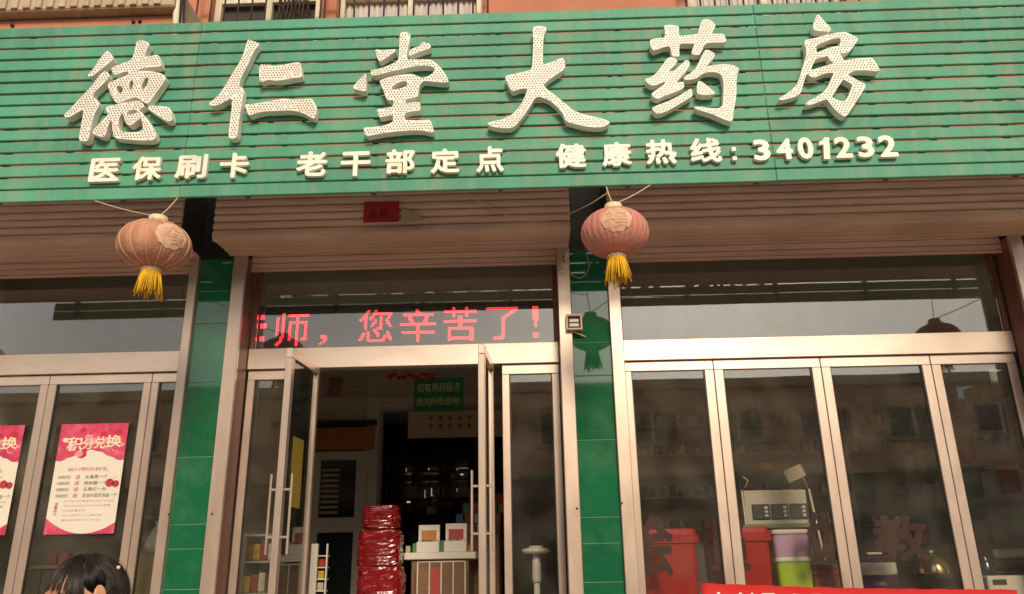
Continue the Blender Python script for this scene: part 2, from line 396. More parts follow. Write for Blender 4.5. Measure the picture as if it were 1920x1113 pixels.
# ------------------------------------------------------------------ the sign
sx0, sx1 = WX(-260, 200, YS), WX(2260, 200, YS)
zb = WZ(600, 363, YS); zt = WZ(600, 31, YS); NSL = 15; pit = (zt-zb)/NSL
sg = thing('shop_sign', 'long green slatted shop sign with white dotted channel letters', 'sign', (0, YS, zb))
seams = [sx0, WX(358, 200, YS), WX(1438, 200, YS), sx1]
SLAT = {}
for k in range(NSL):
    for j in range(3):
        a, b = seams[j]+.0006, seams[j+1]-.0006
        z0 = zb + k*pit
        o = box('slat', a, b, YS+RN.uniform(0, .003), YS+.024, z0, z0+pit*(.835 if k else .90), GREEN_SLAT, sg, .004)
        o.rotation_euler = (RN.uniform(-.02, .02), RN.uniform(-.0007, .0007), 0)
px = seams[0]+.2
while px < sx1:
    box('post', px, px+.03, YS+.030, YS+.060, zb+.01, zt-.03, STEEL_DARK, sg, 0)
    for zz in (zb+.66, zt-.16): box('bracket', px+.002, px+.028, YS+.062, YW-.002, zz, zz+.028, STEEL_DARK, sg, 0)
    tube('brace', [(px+.015, YS+.07, zb+.48), (px+.015, YW-.02, zb+.98)], .012, STEEL_DARK, sg, 5)
    px += .745
for zz in (zb+.45, zt-.09): box('rail', sx0, sx1, YS+.062, YS+.085, zz, zz+.03, STEEL_DARK, sg, 0)

LETTERS = {
 'de': (110, 65, 5.061, [
  [[(455,155),(480,165),(515,210),(510,245),(440,300),(370,355),(320,395),(280,400),(280,380),(330,320),(400,220)]],
  [[(430,350),(465,355),(480,395),(465,425),(400,490),(330,555),(318,595),(355,610),(385,645),(380,680),(335,760),(310,860),(285,985),(265,1015),(205,1010),(190,985),(215,860),(240,705),(170,745),(105,785),(60,785),(50,765),(110,705),(200,610),(300,500),(380,395)]],
  [[(745,60),(790,55),(850,75),(858,100),(825,160),(810,215),(870,205),(935,190),(960,215),(975,295),(955,305),(860,310),(775,325),(738,348),(860,346),(960,365),(1010,395),(1015,425),(960,505),(905,580),(860,645),(830,655),(790,630),(740,595),(700,600),(640,620),(590,645),(550,650),(520,620),(490,560),(465,490),(475,460),(540,430),(630,397),(666,376),(655,348),(600,360),(535,385),(510,365),(498,320),(560,290),(690,245),(715,180),(735,90)],
   [(545,505),(560,485),(590,485),(612,510),(605,545),(580,558),(555,545)], [(680,440),(705,432),(708,470),(695,525),(670,525),(665,480)], [(820,415),(845,405),(855,430),(835,480),(805,525),(780,515),(785,480)]],
  [[(445,690),(520,670),(640,645),(770,628),(800,655),(815,685),(780,700),(760,718),(790,740),(840,800),(890,880),(925,945),(915,990),(880,1005),(760,1005),(640,995),(540,985),(520,960),(510,900),(500,800),(470,860),(440,965),(405,975),(330,945),(320,920),(390,840),(470,765),(455,725)],
   [(600,745),(570,800),(565,860),(580,915),(650,930),(760,925),(800,900),(795,840),(780,790),(740,820),(690,860),(650,860),(625,810),(612,760)], [(640,745),(690,712),(740,715),(750,740),(700,755),(650,760)]],
  [[(832,690),(880,675),(960,680),(1050,690),(1070,740),(1080,800),(1060,825),(1010,815),(930,760),(860,715)]]]),
 'ren': (380, 60, 5.061, [
  [[(430,72),(480,90),(535,105),(530,135),(490,175),(450,260),(415,340),(370,420),(340,520),(385,535),(390,570),(375,650),(360,740),(345,830),(335,930),(325,1000),(290,1015),(250,1010),(245,970),(260,850),(275,740),(278,630),(230,650),(160,690),(100,705),(65,695),(62,675),(110,640),(170,580),(220,500),(280,400),(340,310),(385,215),(410,130)]],
  [[(540,310),(600,315),(680,325),(760,315),(850,295),(925,288),(935,340),(945,420),(930,432),(850,440),(780,455),(700,465),(620,455),(565,475),(540,470),(535,400)]],
  [[(400,690),(480,685),(580,668),(680,650),(770,635),(850,645),(950,640),(1035,632),(1060,670),(1085,720),(1075,790),(1060,825),(1030,815),(970,780),(900,755),(820,745),(700,750),(580,755),(500,775),(440,795),(425,770),(410,720)]]]),
 'tang': (650, 50, 5.057, [
  [[(175,445),(185,460),(185,600),(175,615),(120,605),(65,590),(62,570),(110,515)]],
  [[(270,215),(330,225),(410,220),(465,215),(460,240),(400,280),(340,320),(320,330),(300,320),(285,280)]],
  [[(505,60),(560,50),(605,75),(600,110),(580,200),(565,310),(640,315),(720,310),(800,315),(850,350),(900,400),(940,460),(970,520),(950,530),(880,530),(800,520),(735,515),(700,540),(685,580),(675,660),(640,675),(560,690),(555,730),(620,720),(695,715),(700,790),(680,800),(610,805),(548,825),(545,885),(640,890),(720,890),(795,885),(815,950),(830,1000),(800,1005),(720,985),(600,985),(480,995),(350,1010),(250,1030),(200,1040),(170,1020),(160,960),(240,955),(330,945),(400,925),(440,900),(440,840),(400,845),(350,855),(310,860),(300,830),(285,785),(350,780),(430,765),(445,735),(440,695),(400,700),(375,680),(350,610),(320,540),(310,515),(370,490),(450,470),(540,455),(620,450),(670,470),(715,492),(780,470),(830,430),(840,400),(800,375),(700,370),(600,385),(500,410),(400,430),(300,460),(250,465),(230,450),(228,415),(300,405),(400,370),(480,330),(495,300),(500,180)],
   [(430,570),(480,535),(540,515),(575,525),(575,560),(530,580),(460,600),(425,600)]],
  [[(590,240),(630,205),(690,190),(720,145),(790,165),(800,200),(770,215),(700,235),(640,260),(592,280)]]]),
 'da': (900, 40, 5.06, [
  [[(500,55),(560,45),(625,55),(630,85),(610,120),(600,170),(597,300),(595,415),(680,390),(780,345),(800,370),(810,430),(790,465),(720,510),(650,560),(598,605),(640,650),(720,710),(800,775),(890,850),(1000,890),(1120,915),(1220,945),(1230,970),(1180,1000),(1110,1010),(1000,1000),(900,975),(825,955),(800,920),(790,880),(720,800),(650,745),(560,715),(520,730),(480,800),(420,890),(350,980),(300,1015),(200,1015),(110,1000),(65,970),(120,950),(210,935),(300,890),(370,820),(420,730),(455,640),(390,640),(320,665),(295,655),(260,590),(235,520),(330,500),(420,480),(490,460),(500,350),(505,200)]]]),
 'yao': (1195, 30, 5.3, [
  [[(265,95),(330,88),(415,105),(410,150),(415,200),(480,195),(570,185),(600,180),(620,110),(640,45),(690,30),(740,50),(780,90),(760,130),(740,180),(800,180),(860,178),(885,240),(870,265),(780,265),(690,270),(660,300),(640,350),(620,385),(580,390),(535,375),(550,330),(570,275),(500,275),(425,275),(415,330),(420,400),(390,408),(345,398),(335,340),(320,300),(250,315),(190,340),(160,345),(130,300),(125,240),(180,225),(280,215),(275,150)]],
  [[(325,412),(370,420),(400,445),(385,480),(340,520),(305,555),(360,550),(420,500),(475,445),(510,445),(525,480),(500,530),(440,600),(380,670),(440,655),(460,660),(468,710),(420,740),(340,770),(260,800),(210,825),(170,815),(135,775),(200,730),(270,680),(280,650),(210,680),(160,695),(110,680),(72,630),(130,615),(190,570),(250,490),(295,425)]],
  [[(535,720),(545,760),(545,800),(480,840),(380,900),(280,955),(210,975),(180,965),(140,915),(220,880),(330,840),(450,775)]],
  [[(670,340),(710,340),(770,375),(765,410),(720,460),(680,505),(760,490),(860,480),(950,490),(1005,520),(1010,545),(990,580),(985,680),(985,780),(970,880),(955,960),(945,1050),(920,1050),(850,1025),(740,975),(640,945),(590,930),(560,905),(640,905),(740,920),(810,920),(850,890),(855,800),(860,700),(855,640),(830,580),(780,560),(700,560),(650,575),(590,620),(530,635),(465,635),(460,610),(530,570),(590,510),(630,420)]],
  [[(605,645),(640,655),(700,700),(780,770),(730,785),(640,788),(595,770),(590,720)]]]),
 'fang': (1450, 20, 5.176, [
  [[(430,35),(450,50),(490,100),(540,150),(565,190),(540,208),(480,203),(410,195),(385,180),(390,130),(410,75)]],
  [[(310,285),(400,270),(500,242),(600,218),(690,207),(740,225),(800,255),(825,280),(790,330),(740,400),(690,415),(640,410),(665,450),(690,490),(760,475),(850,462),(960,460),(990,500),(1025,560),(1035,580),(1000,590),(900,580),(800,580),(740,605),(720,625),(780,655),(840,690),(895,715),(890,750),(840,830),(790,910),(740,985),(715,1020),(690,1030),(640,1000),(590,950),(550,900),(520,860),(460,880),(400,905),(340,920),(310,910),(340,880),(420,840),(490,790),(530,740),(570,650),(590,605),(520,605),(450,630),(395,655),(350,635),(325,610),(295,700),(275,770),(265,800),(220,835),(150,855),(80,870),(50,860),(90,830),(160,790),(230,720),(260,640),(290,540),(320,440),(320,370),(300,325)],
   [(415,340),(480,310),(570,275),(650,265),(655,300),(640,345),(590,350),(520,370),(450,400),(420,410)], [(410,470),(470,455),(530,440),(540,470),(590,515),(530,530),(450,555),(365,580),(370,560),(390,510)], [(680,665),(720,690),(770,720),(755,770),(720,850),(690,885),(630,875),(565,840),(600,790),(650,710)]]]),
}
LNAMES = {'de': 'first and densest white channel letter, at the left end of the sign', 'ren': 'second white channel letter, a slanting stroke beside two bars', 'tang': 'third white channel letter with a small loose triangle at its left',
          'da': 'fourth white channel letter, a simple cross with two spread feet', 'yao': 'fifth white channel letter with a hooked frame round a dot', 'fang': 'sixth white channel letter, at the right end of the sign'}
def chaikin(p):
    q = []
    for i in range(len(p)):
        a, b = p[i], p[(i+1) % len(p)]
        q += [(a[0]*.82+b[0]*.18, a[1]*.82+b[1]*.18), (a[0]*.18+b[0]*.82, a[1]*.18+b[1]*.82)]
    return q
def inside(x, z, lp):
    c = False; j = len(lp)-1
    for i in range(len(lp)):
        a, b = lp[i], lp[j]
        if (a[1] > z) != (b[1] > z) and x < (b[0]-a[0])*(z-a[1])/(b[1]-a[1])+a[0]: c = not c
        j = i
    return c
def edge_dist(x, z, lp):
    d = 9
    for i in range(len(lp)):
        a, b = lp[i], lp[(i+1) % len(lp)]
        vx, vz = b[0]-a[0], b[1]-a[1]; L = vx*vx+vz*vz
        t = 0 if L == 0 else max(0, min(1, ((x-a[0])*vx+(z-a[1])*vz)/L))
        d = min(d, math.hypot(x-a[0]-t*vx, z-a[1]-t*vz))
    return d
LF = YS-.062                                  # front face of the big letters
for key, (ox, oy, s, polys) in LETTERS.items():
    loops_all = []
    for pl in polys:
        loops_all.append([chaikin([W(ox+x/s, oy+y/s, LF) for x, y in lp]) for lp in pl])
    allp = [q for pl in loops_all for lp in pl for q in lp]
    cx0 = (min(p[0] for p in allp)+max(p[0] for p in allp))/2; cz0 = min(p[1] for p in allp)
    vs_, fs = [], []
    for pl in loops_all:
        me = curve_mesh([[(x-cx0, z-cz0) for x, z in lp] for lp in pl], .027)
        b0 = len(vs_); vs_ += [(v.co.x+cx0, LF+.027-v.co.z, v.co.y+cz0) for v in me.vertices]; fs += [tuple(b0+i for i in p.vertices) for p in me.polygons]
        bpy.data.meshes.remove(me)
    let = geo('channel_letter', vs_, fs, WHITE_LET, sg); tag(let, LNAMES[key])
    # rows of little bulbs standing out of the face
    vs_, fs = [], []; st = .0182
    x0, x1 = min(p[0] for p in allp), max(p[0] for p in allp); z0, z1 = cz0, max(p[1] for p in allp)
    zz = z0+.006; row = 0
    while zz < z1:
        xx = x0+.006+(st/2 if row % 2 else 0)
        while xx < x1:
            for pl in loops_all:
                if inside(xx, zz, pl[0]) and not any(inside(xx, zz, h) for h in pl[1:]) and min(edge_dist(xx, zz, lp) for lp in pl) > .0055 and RN.random() > .035:
                    b0 = len(vs_); r = .0043; jx, jz = xx+RN.uniform(-.001, .001), zz+RN.uniform(-.001, .001)
                    for k in range(6):
                        a = math.pi*k/3; vs_.append((jx+r*math.cos(a), LF+.001, jz+r*math.sin(a)))
                    for k in range(6):
                        a = math.pi*k/3; vs_.append((jx+r*.8*math.cos(a), LF-.003, jz+r*.8*math.sin(a)))
                    fs.append(tuple(b0+6+k for k in range(6))); fs += [(b0+k, b0+(k+1) % 6, b0+6+(k+1) % 6, b0+6+k) for k in range(6)]
                    break
            xx += st
        zz += st*.93; row += 1
    tag(geo('led_bulbs', vs_, fs, BULB, let), kind='stuff')
SMALL = [('医',168,297,224,342),('保',248,294,303,339),('刷',329,290,388,336),('卡',412,287,466,335),('老',556,284.5,613,332),('干',638.6,284.5,694.6,332),('部',722.6,280,777.5,327),('定',807.7,279,861.5,326),('点',892.8,274.5,944.3,324),
         ('健',1042,269.7,1099,316),('康',1129,266.8,1184,313),('热',1211,261.8,1268.4,309),('线',1294,259,1352.5,306),
         ('3',1413,262,1444,302.5),('4',1455.6,260,1486.4,300.6),('0',1496,258,1525,299.8),('2',1565.4,257,1597.4,298),('3',1607.8,256,1638.6,296.8),('2',1648,254,1682,296)]
SF = YS-.03
for ch, x0, y0, x1, y1 in SMALL:
    xm, ym = (x0+x1)/2, (y0+y1)/2
    a, b = WX(x0, ym, SF), WX(x1, ym, SF)
    o = bold_writing('small_letter', ch, a, b, WZ(xm, y1-1.5, SF), WZ(xm, y0, SF), SF, CREAM_LET, sg, .026, .036 if ord(ch) > 200 else .045)
    tag(o, 'small cream raised %s in the line under the big letters' % ('numeral' if ord(ch) < 200 else 'character'))
v1 = [W(a, b, SF) for a, b in ((1546, 258), (1554.5, 258), (1557, 298.7), (1545.5, 298.7), (1544, 271), (1536, 272.5), (1535.5, 266), (1541, 264.5))]; n = len(v1)
geo('small_letter', [(x, SF, z) for x, z in v1]+[(x, SF+.026, z) for x, z in v1], [tuple(range(n)), tuple(reversed(range(n, 2*n)))]+[(i, (i+1) % n, n+(i+1) % n, n+i) for i in range(n)], CREAM_LET, sg)
for px, py in ((1376, 279.6), (1378, 297)):
    x, z = W(px, py, SF); box('small_letter', x-.013, x+.013, SF, SF+.026, z-.013, z+.013, CREAM_LET, sg, .002)

# ------------------------------------------------------------------ pillars, guide rails, shutters
zbot = FLOOR_Z+.002
def vline(px, py, Y): return WX(px, py, Y)
def pillar(label, xa, xb, joints, group='green tiled pillars'):
    t = thing('tiled_pillar', label, 'pillar', ((xa+xb)/2, YP+.1, zbot), group)
    top = WZ(750, 478, YP)
    box('pillar_core', xa-.02, xb+.02, YP+.0035, YG+.1, zbot, top, GROUT, t, 0)
    box('dark_gap_panel', xa-.03, xb+.03, YP+.012, YG+.1, top+.002, WZ(750, 350, YP)+.25, BLACK, t, 0)  # black panel for the dark gap between hoods, its shade put into the colour
    zs_ = [zbot] + joints + [top]
    for a, b in zip(zs_[:-1], zs_[1:]):
        o = box('tile', xa+.001, xb-.001, YP, YP+.003, a+.003, b-.003, TILE, t, .0015)
        o.rotation_euler = (RN.uniform(-.004, .002), 0, RN.uniform(-.004, .004))
    return t
pl0, pl1 = vline(355, 680, YP), vline(421.5, 680, YP)
pr0, pr1 = vline(1074, 640, YP), vline(1144.5, 640, YP)
px0, px1 = vline(1913, 460, YP), vline(2010, 460, YP)
jl = [WZ(380, y, YP) for y in (1103, 1027, 981, 855, 716, 606)]
jr = [WZ(1120, y, YP) for y in (1090, 1017, 968, 823, 703, 640)]
pillar('green glazed pillar between the left window and the doorway', pl0, pl1, jl)
pillar('green glazed pillar right of the doorway with a switch box', pr0, pr1, jr)
pillar('green glazed pillar cut by the right edge of the picture', px0, px1, jr)
def hood_profile():
    YH = 4.70
    zA, zB = WZ(750, 441, YH), WZ(750, 473, YP-.012)
    top = zb+.42
    pts = []; z = top
    while z > zA+.02: pts.append((YH, z)); z -= .0535
    pts.append((YH, zA))
    n = 7
    for i in range(1, n+1):
        a = i/n*math.pi/2
        pts.append((YH+(YP-.012-YH)*(1-math.cos(a)), zA-(zA-zB)*math.sin(a)))
    return pts
HP = hood_profile()
def slat_strip(name, x0, x1, p, q, m, parent, bulge=.012):
    """one interlocking shutter slat: a shallow arch between two profile points"""
    d = Vector((q[0]-p[0], q[1]-p[1])); L = d.length; d /= L; nrm = Vector((d.y, -d.x))
    if nrm.x > 0: nrm = -nrm
    if abs(nrm.x) < .3 and nrm.y > 0: nrm = -nrm
    prof = []
    for u, h in ((0, -.012), (.04, .0), (.16, .55), (.4, 1), (.65, 1), (.87, .55), (.965, 0), (1, -.012)):
        hh = h if h < 0 else h*bulge
        prof.append((p[0]+d.x*L*u+nrm.x*hh, p[1]+d.y*L*u+nrm.y*hh))
    n = len(prof)
    vs_ = [(x0, a, b) for a, b in prof] + [(x1, a, b) for a, b in prof]
    fs = [(i, i+1, n+i+1, n+i) for i in range(n-1)] + [tuple(range(n)), tuple(reversed(range(n, 2*n))), (0, n, 2*n-1, n-1)]
    return geo(name, vs_, fs, m, parent, False)
def shutter(label, hx0, hx1, gx0, gx1, rails, nbot):
    t = thing('rolling_shutter', label, 'shutter', ((hx0+hx1)/2, YP, zbot), 'rolling shutters under the sign')
    for i in range(len(HP)-1):
        slat_strip('hood_slat', hx0, hx1, HP[i], HP[i+1], SHUTTER, t, .016 if i < 9 else .007)
    for x in (hx0, hx1):                       # end plates of the hood
        e = -.006 if x == hx0 else .006
        pr = [(y+.004, z) for y, z in HP] + [(YP-.004, HP[-1][1]+.0), (YP-.004, HP[0][1])]
        n = len(pr); vs_ = [(x+e*.2, a, b) for a, b in pr] + [(x+e, a, b) for a, b in pr]
        fs = [tuple(range(n)), tuple(reversed(range(n, 2*n)))] + [(i, (i+1) % n, n+(i+1) % n, n+i) for i in range(n)]
        geo('end_plate', vs_, fs, SHUT_END, t)
    z = WZ(750, 499, YP+.07); 
    for k in range(4):
        slat_strip('curtain_slat', gx0, gx1, (YP+.075, z+.047*(k+1)), (YP+.075, z+.047*k), SHUTTER, t, .011)
    box('bottom_bar', gx0, gx1, YP+.06, YP+.085, z-.018, z-.001, SHUTTER, t, .003)
    for a, b in rails:
        rr = box('guide_rail', a, b, YP-.035, YP-.004, zbot, HP[-1][1]-.002, STEEL, t, .004)
        box('rail_return', a+.001, b-.001, YP-.0035, YG-.048, zbot, HP[-1][1]-.003, REVEAL, t, .002)
    return t
strips = {'la': (vline(333.5, 680, YP-.035), pl0-.001), 'lb': (pl1+.001, vline(443.6, 680, YP-.035)), 'ra': (vline(1049.5, 640, YP-.035), pr0-.001), 'rb': (pr1+.001, vline(1169, 640, YP-.035)), 'xa': (vline(1890, 440, YP-.035), px0-.001)}
YHc = 4.70
h_l1 = vline(341, 420, YHc); h_c0 = vline(402, 420, YHc); h_c1 = vline(1068, 400, YHc); h_r0 = vline(1139, 400, YHc)
shutter('brown rolling shutter over the left window', -6.2, h_l1, -6.1, strips['la'][0], [strips['la']], 1)
shutter('brown rolling shutter with a red paper over the doorway', h_c0, h_c1, strips['lb'][1], strips['ra'][0], [strips['lb'], strips['ra']], 1)
shutter('brown rolling shutter over the right window', h_r0, vline(2000, 400, YHc), strips['rb'][1], strips['xa'][0], [strips['rb'], strips['xa']], 1)
SCREW = mat('screw_head', (.02, .018, .015), .5)

# ------------------------------------------------------------------ shopfronts
LT, LB = WZ(750, 646.5, YG-.04), WZ(750, 685, YG-.04)      # lintel
def frame_box(n, a, b, z0, z1, par, m=STEEL, y0=None, y1=None): return box(n, a, b, YG-.03 if y0 is None else y0, YG+.03 if y1 is None else y1, z0, z1, m, par, .003)
def pane(a, b, z0, z1, par, y=YG): 
    return box('pane', a, b, y-.003, y+.003, z0, z1, GLASS, par, 0)
TOPZ = WZ(750, 488, YG)+.1
def shopfront(label, x0, x1):
    t = thing('shopfront', label, 'shopfront', ((x0+x1)/2, YG, zbot), 'glazed steel shopfronts')
    frame_box('lintel', x0+.002, x1-.002, LB, LT, t, STEEL_H, YG-.045, YG+.045)
    frame_box('head_rail', x0+.03, x1-.03, TOPZ, TOPZ+.05, t, STEEL_DARK)
    pane(x0+.03, x1-.03, LT, TOPZ, t)
    for a in (x0, x1-.028): frame_box('jamb', a+.001, a+.027, LT+.001, TOPZ+.05, t, REVEAL)
    return t
def leaf(t, x0, x1, z0, z1, st=.045, left=True, right=True, name='glazed_panel'):
    """fixed or closed framed leaf between x0 and x1"""
    top = box(name, x0, x1, YG-.02, YG+.02, z1-.065, z1, STEEL_H, t, .003)
    if left: box('stile', x0, x0+st, YG-.023, YG+.023, z0, z1-.066, STEEL, top, .003)
    if right: box('stile', x1-st, x1, YG-.023, YG+.023, z0, z1-.066, STEEL, top, .003)
    box('bottom_rail', x0+st, x1-st, YG-.02, YG+.02, z0, z0+.12, STEEL_H, top, .003)
    for q in ([x0+st] if left else [])+([x1-st-.006] if right else []): box('gasket', q, q+.006, YG-.012, YG-.0035, z0+.12, z1-.066, BLACK, top, 0)
    g = box('pane', x0+(st if left else 0), x1-(st if right else 0), YG-.003, YG+.003, z0+.12, z1-.066, GLASS, top, 0)
    return top
def px_on(px, py, Y=YG): return WX(px, py, Y)
zl = LB-.004
# left window
sl_ = shopfront('steel framed left window with two pink posters', -6.1, strips['la'][0]-.0)
seamsL = [px_on(-125, 800), px_on(80, 800), px_on(268, 800), strips['la'][0]-.01]
mL = [(px_on(66, 800), px_on(95.5, 800)), (px_on(258, 800), px_on(289, 800))]
xm0 = (mL[0][0]+mL[0][1])/2; xm1 = px_on(276, 800)
leaf(sl_, -3.9, xm0-.002, zbot, zl, st=(mL[0][1]-mL[0][0])/2)
leaf(sl_, xm0+.002, xm1-.002, zbot, zl, st=(mL[0][1]-mL[0][0])/2)
leaf(sl_, xm1+.002, strips['la'][0]-.004, zbot, zl, st=.05, right=False)
# right window
sr_ = shopfront('steel framed right window filled with household goods', strips['rb'][1], strips['xa'][0])
edges = [strips['rb'][1]+.004]
mids = []
for l_, r_, yy in ((1340, 1376, 900), (1551.5, 1585, 900), (1766, 1803, 900)):
    mids.append((px_on(l_, yy), px_on(r_, yy)))
bounds = [strips['rb'][1]+.004] + [(a+b)/2 for a, b in mids] + [strips['xa'][0]-.004]
stw = sum(b-a for a, b in mids)/6
for i in range(4): leaf(sr_, bounds[i]+.002, bounds[i+1]-.002, zbot, zl, st=stw)
# doorway
sc_ = shopfront('steel framed shop doorway with its two doors standing open', strips['lb'][1], strips['ra'][0])
xpl = px_on(572, 900); xpr = px_on(950, 880)
leaf(sc_, strips['lb'][1]+.004, xpl, zbot, zl, st=.05)
leaf(sc_, xpr-.022, strips['ra'][0]-.004, zbot, zl, st=.05)
def open_door(label, hp, fp, zt_):
    """door leaf swung out towards the street, from hinge point to free edge"""
    h, f = Vector((hp[0], hp[1], 0)), Vector((fp[0], fp[1], 0)); d = (f-h); L = d.length; ang = math.atan2(d.y, d.x)
    z0, z1 = zbot+.01, zt_
    def lb(name, u0, u1, v0, v1, a, b, m, par, bev=.003):
        o = box(name, u0, u1, v0, v1, a, b, m, par, bev)
        c = Vector(((u0+u1)/2, (v0+v1)/2)); p = h + Vector((math.cos(ang)*c.x-math.sin(ang)*c.y, math.sin(ang)*c.x+math.cos(ang)*c.y, 0))
        w = Vector((p.x, p.y, a)); o.location = w - WORLD[par.name]; WORLD[o.name] = w; o.rotation_euler = (0, 0, ang); return o
    st = .05
    dr = lb('door', 0, L, -.02, .02, z1-.06, z1, STEEL_H, sc_)
    dr['label'] = label
    ids = dr
    # sub-parts: positions are given relative to the (rotated) top rail
    def sub(name, u0, u1, v0, v1, a, b, m, bev=.003):
        o = box(name, u0, u1, v0, v1, a, b, m, None, bev)
        o.parent = ids; c = Vector(((u0+u1)/2-L/2, (v0+v1)/2, a-(z1-.06))); o.location = c; return o
    sub('stile', 0, .035, -.02, .02, z0, z1-.061, STEEL); sub('stile', L-st, L, -.021, .021, z0, z1-.061, STEEL)
    sub('bottom_rail', .036, L-st-.001, -.02, .02, z0, z0+.1, STEEL_H)
    sub('pane', .035, L-st, -.003, .003, z0+.1, z1-.061, GLASS, 0)
    hz0, hz1 = WZ(700, 1036, 4.75), WZ(700, 884, 4.75)
    for s in (-1, 1):
        for zz in (hz0+.09, hz1-.10): sub('handle_post', L-.035, L-.02, min(s*.02, s*.06), max(s*.02, s*.06), zz, zz+.014, STEEL, .003)
        sub('handle', L-.034, L-.021, min(s*.056, s*.070), max(s*.056, s*.070), hz0, hz1, STEEL, .005)
    return dr, ang, L, h
zdt = zl+.012
dl, angL, LL, hL = open_door('left door leaf standing open with a yellow sheet on its glass', (px_on(592, 800), YG-.05), (WX(532, 800, 4.70), 4.70), WZ(590, 690, YG))
dr_, angR, LR, hR = open_door('right door leaf standing open, seen edge on', (px_on(922, 800), YG-.05), (WX(903, 800, 4.72), 4.72), WZ(590, 690, YG))

# ------------------------------------------------------------------ across the street (seen in the glass)
OPP_WALL = mat('opposite_wall', (.72, .47, .33), .9, var=.12, scale=.6, dirt=(.25, .15, .1), dirt_amt=.5, dirt_scale=.5)
OPP_GLASS = mat('opposite_window', (.02, .03, .04), .12)
OPP_SHOP = mat('opposite_shop_front', (.10, .11, .08), .5, var=.3, scale=.8)
VD = 28.5; OY = 2*YG-VD
ob = thing('opposite_building', 'long salmon building with dark windows across the street, mirrored in the glass', 'building', (0, OY, 0))
zr = WZ(1500, 707, VD); zw1, zw0 = WZ(1500, 766, VD), WZ(1500, 822, VD); zsh = WZ(1500, 880, VD)
box('wall', -45, 45, OY-9, OY, zsh+.002, zr-.35, OPP_WALL, ob, 0)
box('cornice', -45.2, 45.2, OY-9.2, OY+.35, zr-.35, zr, CONCRETE, ob, .02)
box('ground_floor', -45, 45, OY-9, OY-.25, .004, zsh, OPP_SHOP, ob, 0)
xw = WX(1385, 795, VD); pw = (WX(1715, 795, VD)-xw)/2
for k in range(-11, 10):
    x = xw+k*pw
    w = box('window', x-.85, x+.85, OY-.05, OY+.03, zw0, zw1, OPP_GLASS, ob, 0)
    box('window_frame', x-.05, x+.05, OY+.032, OY+.07, zw0, zw1, CREAM_FRAME, w, 0)
    box('sill', x-1, x+1, OY+.002, OY+.16, zw0-.12, zw0-.002, CONCRETE, w, .01)
    box('shop_door', x-1.3, x+1.3, OY-.24, OY-.2, .01, zsh-.5, OPP_GLASS, ob, 0)
    box('awning', x-1.7, x+1.7, OY+.002, OY+.9, zsh-.22, zsh-.1, SHUTTER if k % 2 else GREEN_SLAT, ob, .01)

# ------------------------------------------------------------------ lanterns and cords
CORD = mat('twine', (.62, .46, .32), .9)
GOLD = mat('gold_trim', (.72, .58, .36), .45, var=.1)
TASSEL = mat('yellow_tassel', (.72, .42, .02), .75, var=.25, scale=20)
RIB = mat('lantern_rib', (.72, .42, .30), .7)
LFACE = mat('faded_orange_lantern', (.50, .225, .14), .75, var=.22, scale=7, dirt=(.60, .40, .26), dirt_amt=.75, dirt_scale=4, bump=.5, bscale=22, stretch=(2.5, 2.5, .6))
LPINK = mat('faded_pink_lantern', (.58, .22, .18), .75, var=.18, scale=7, dirt=(.55, .36, .26), dirt_amt=.75, dirt_scale=4, bump=.5, bscale=22, stretch=(2.5, 2.5, .6))
EMB = mat('lantern_emblem', (.62, .41, .28), .7, var=.2, scale=30, dirt=(.55, .27, .18), dirt_amt=.9, dirt_scale=22); EMB2 = mat('lantern_emblem_print', (.60, .34, .23), .7, var=.2, scale=30)
YL = 4.06
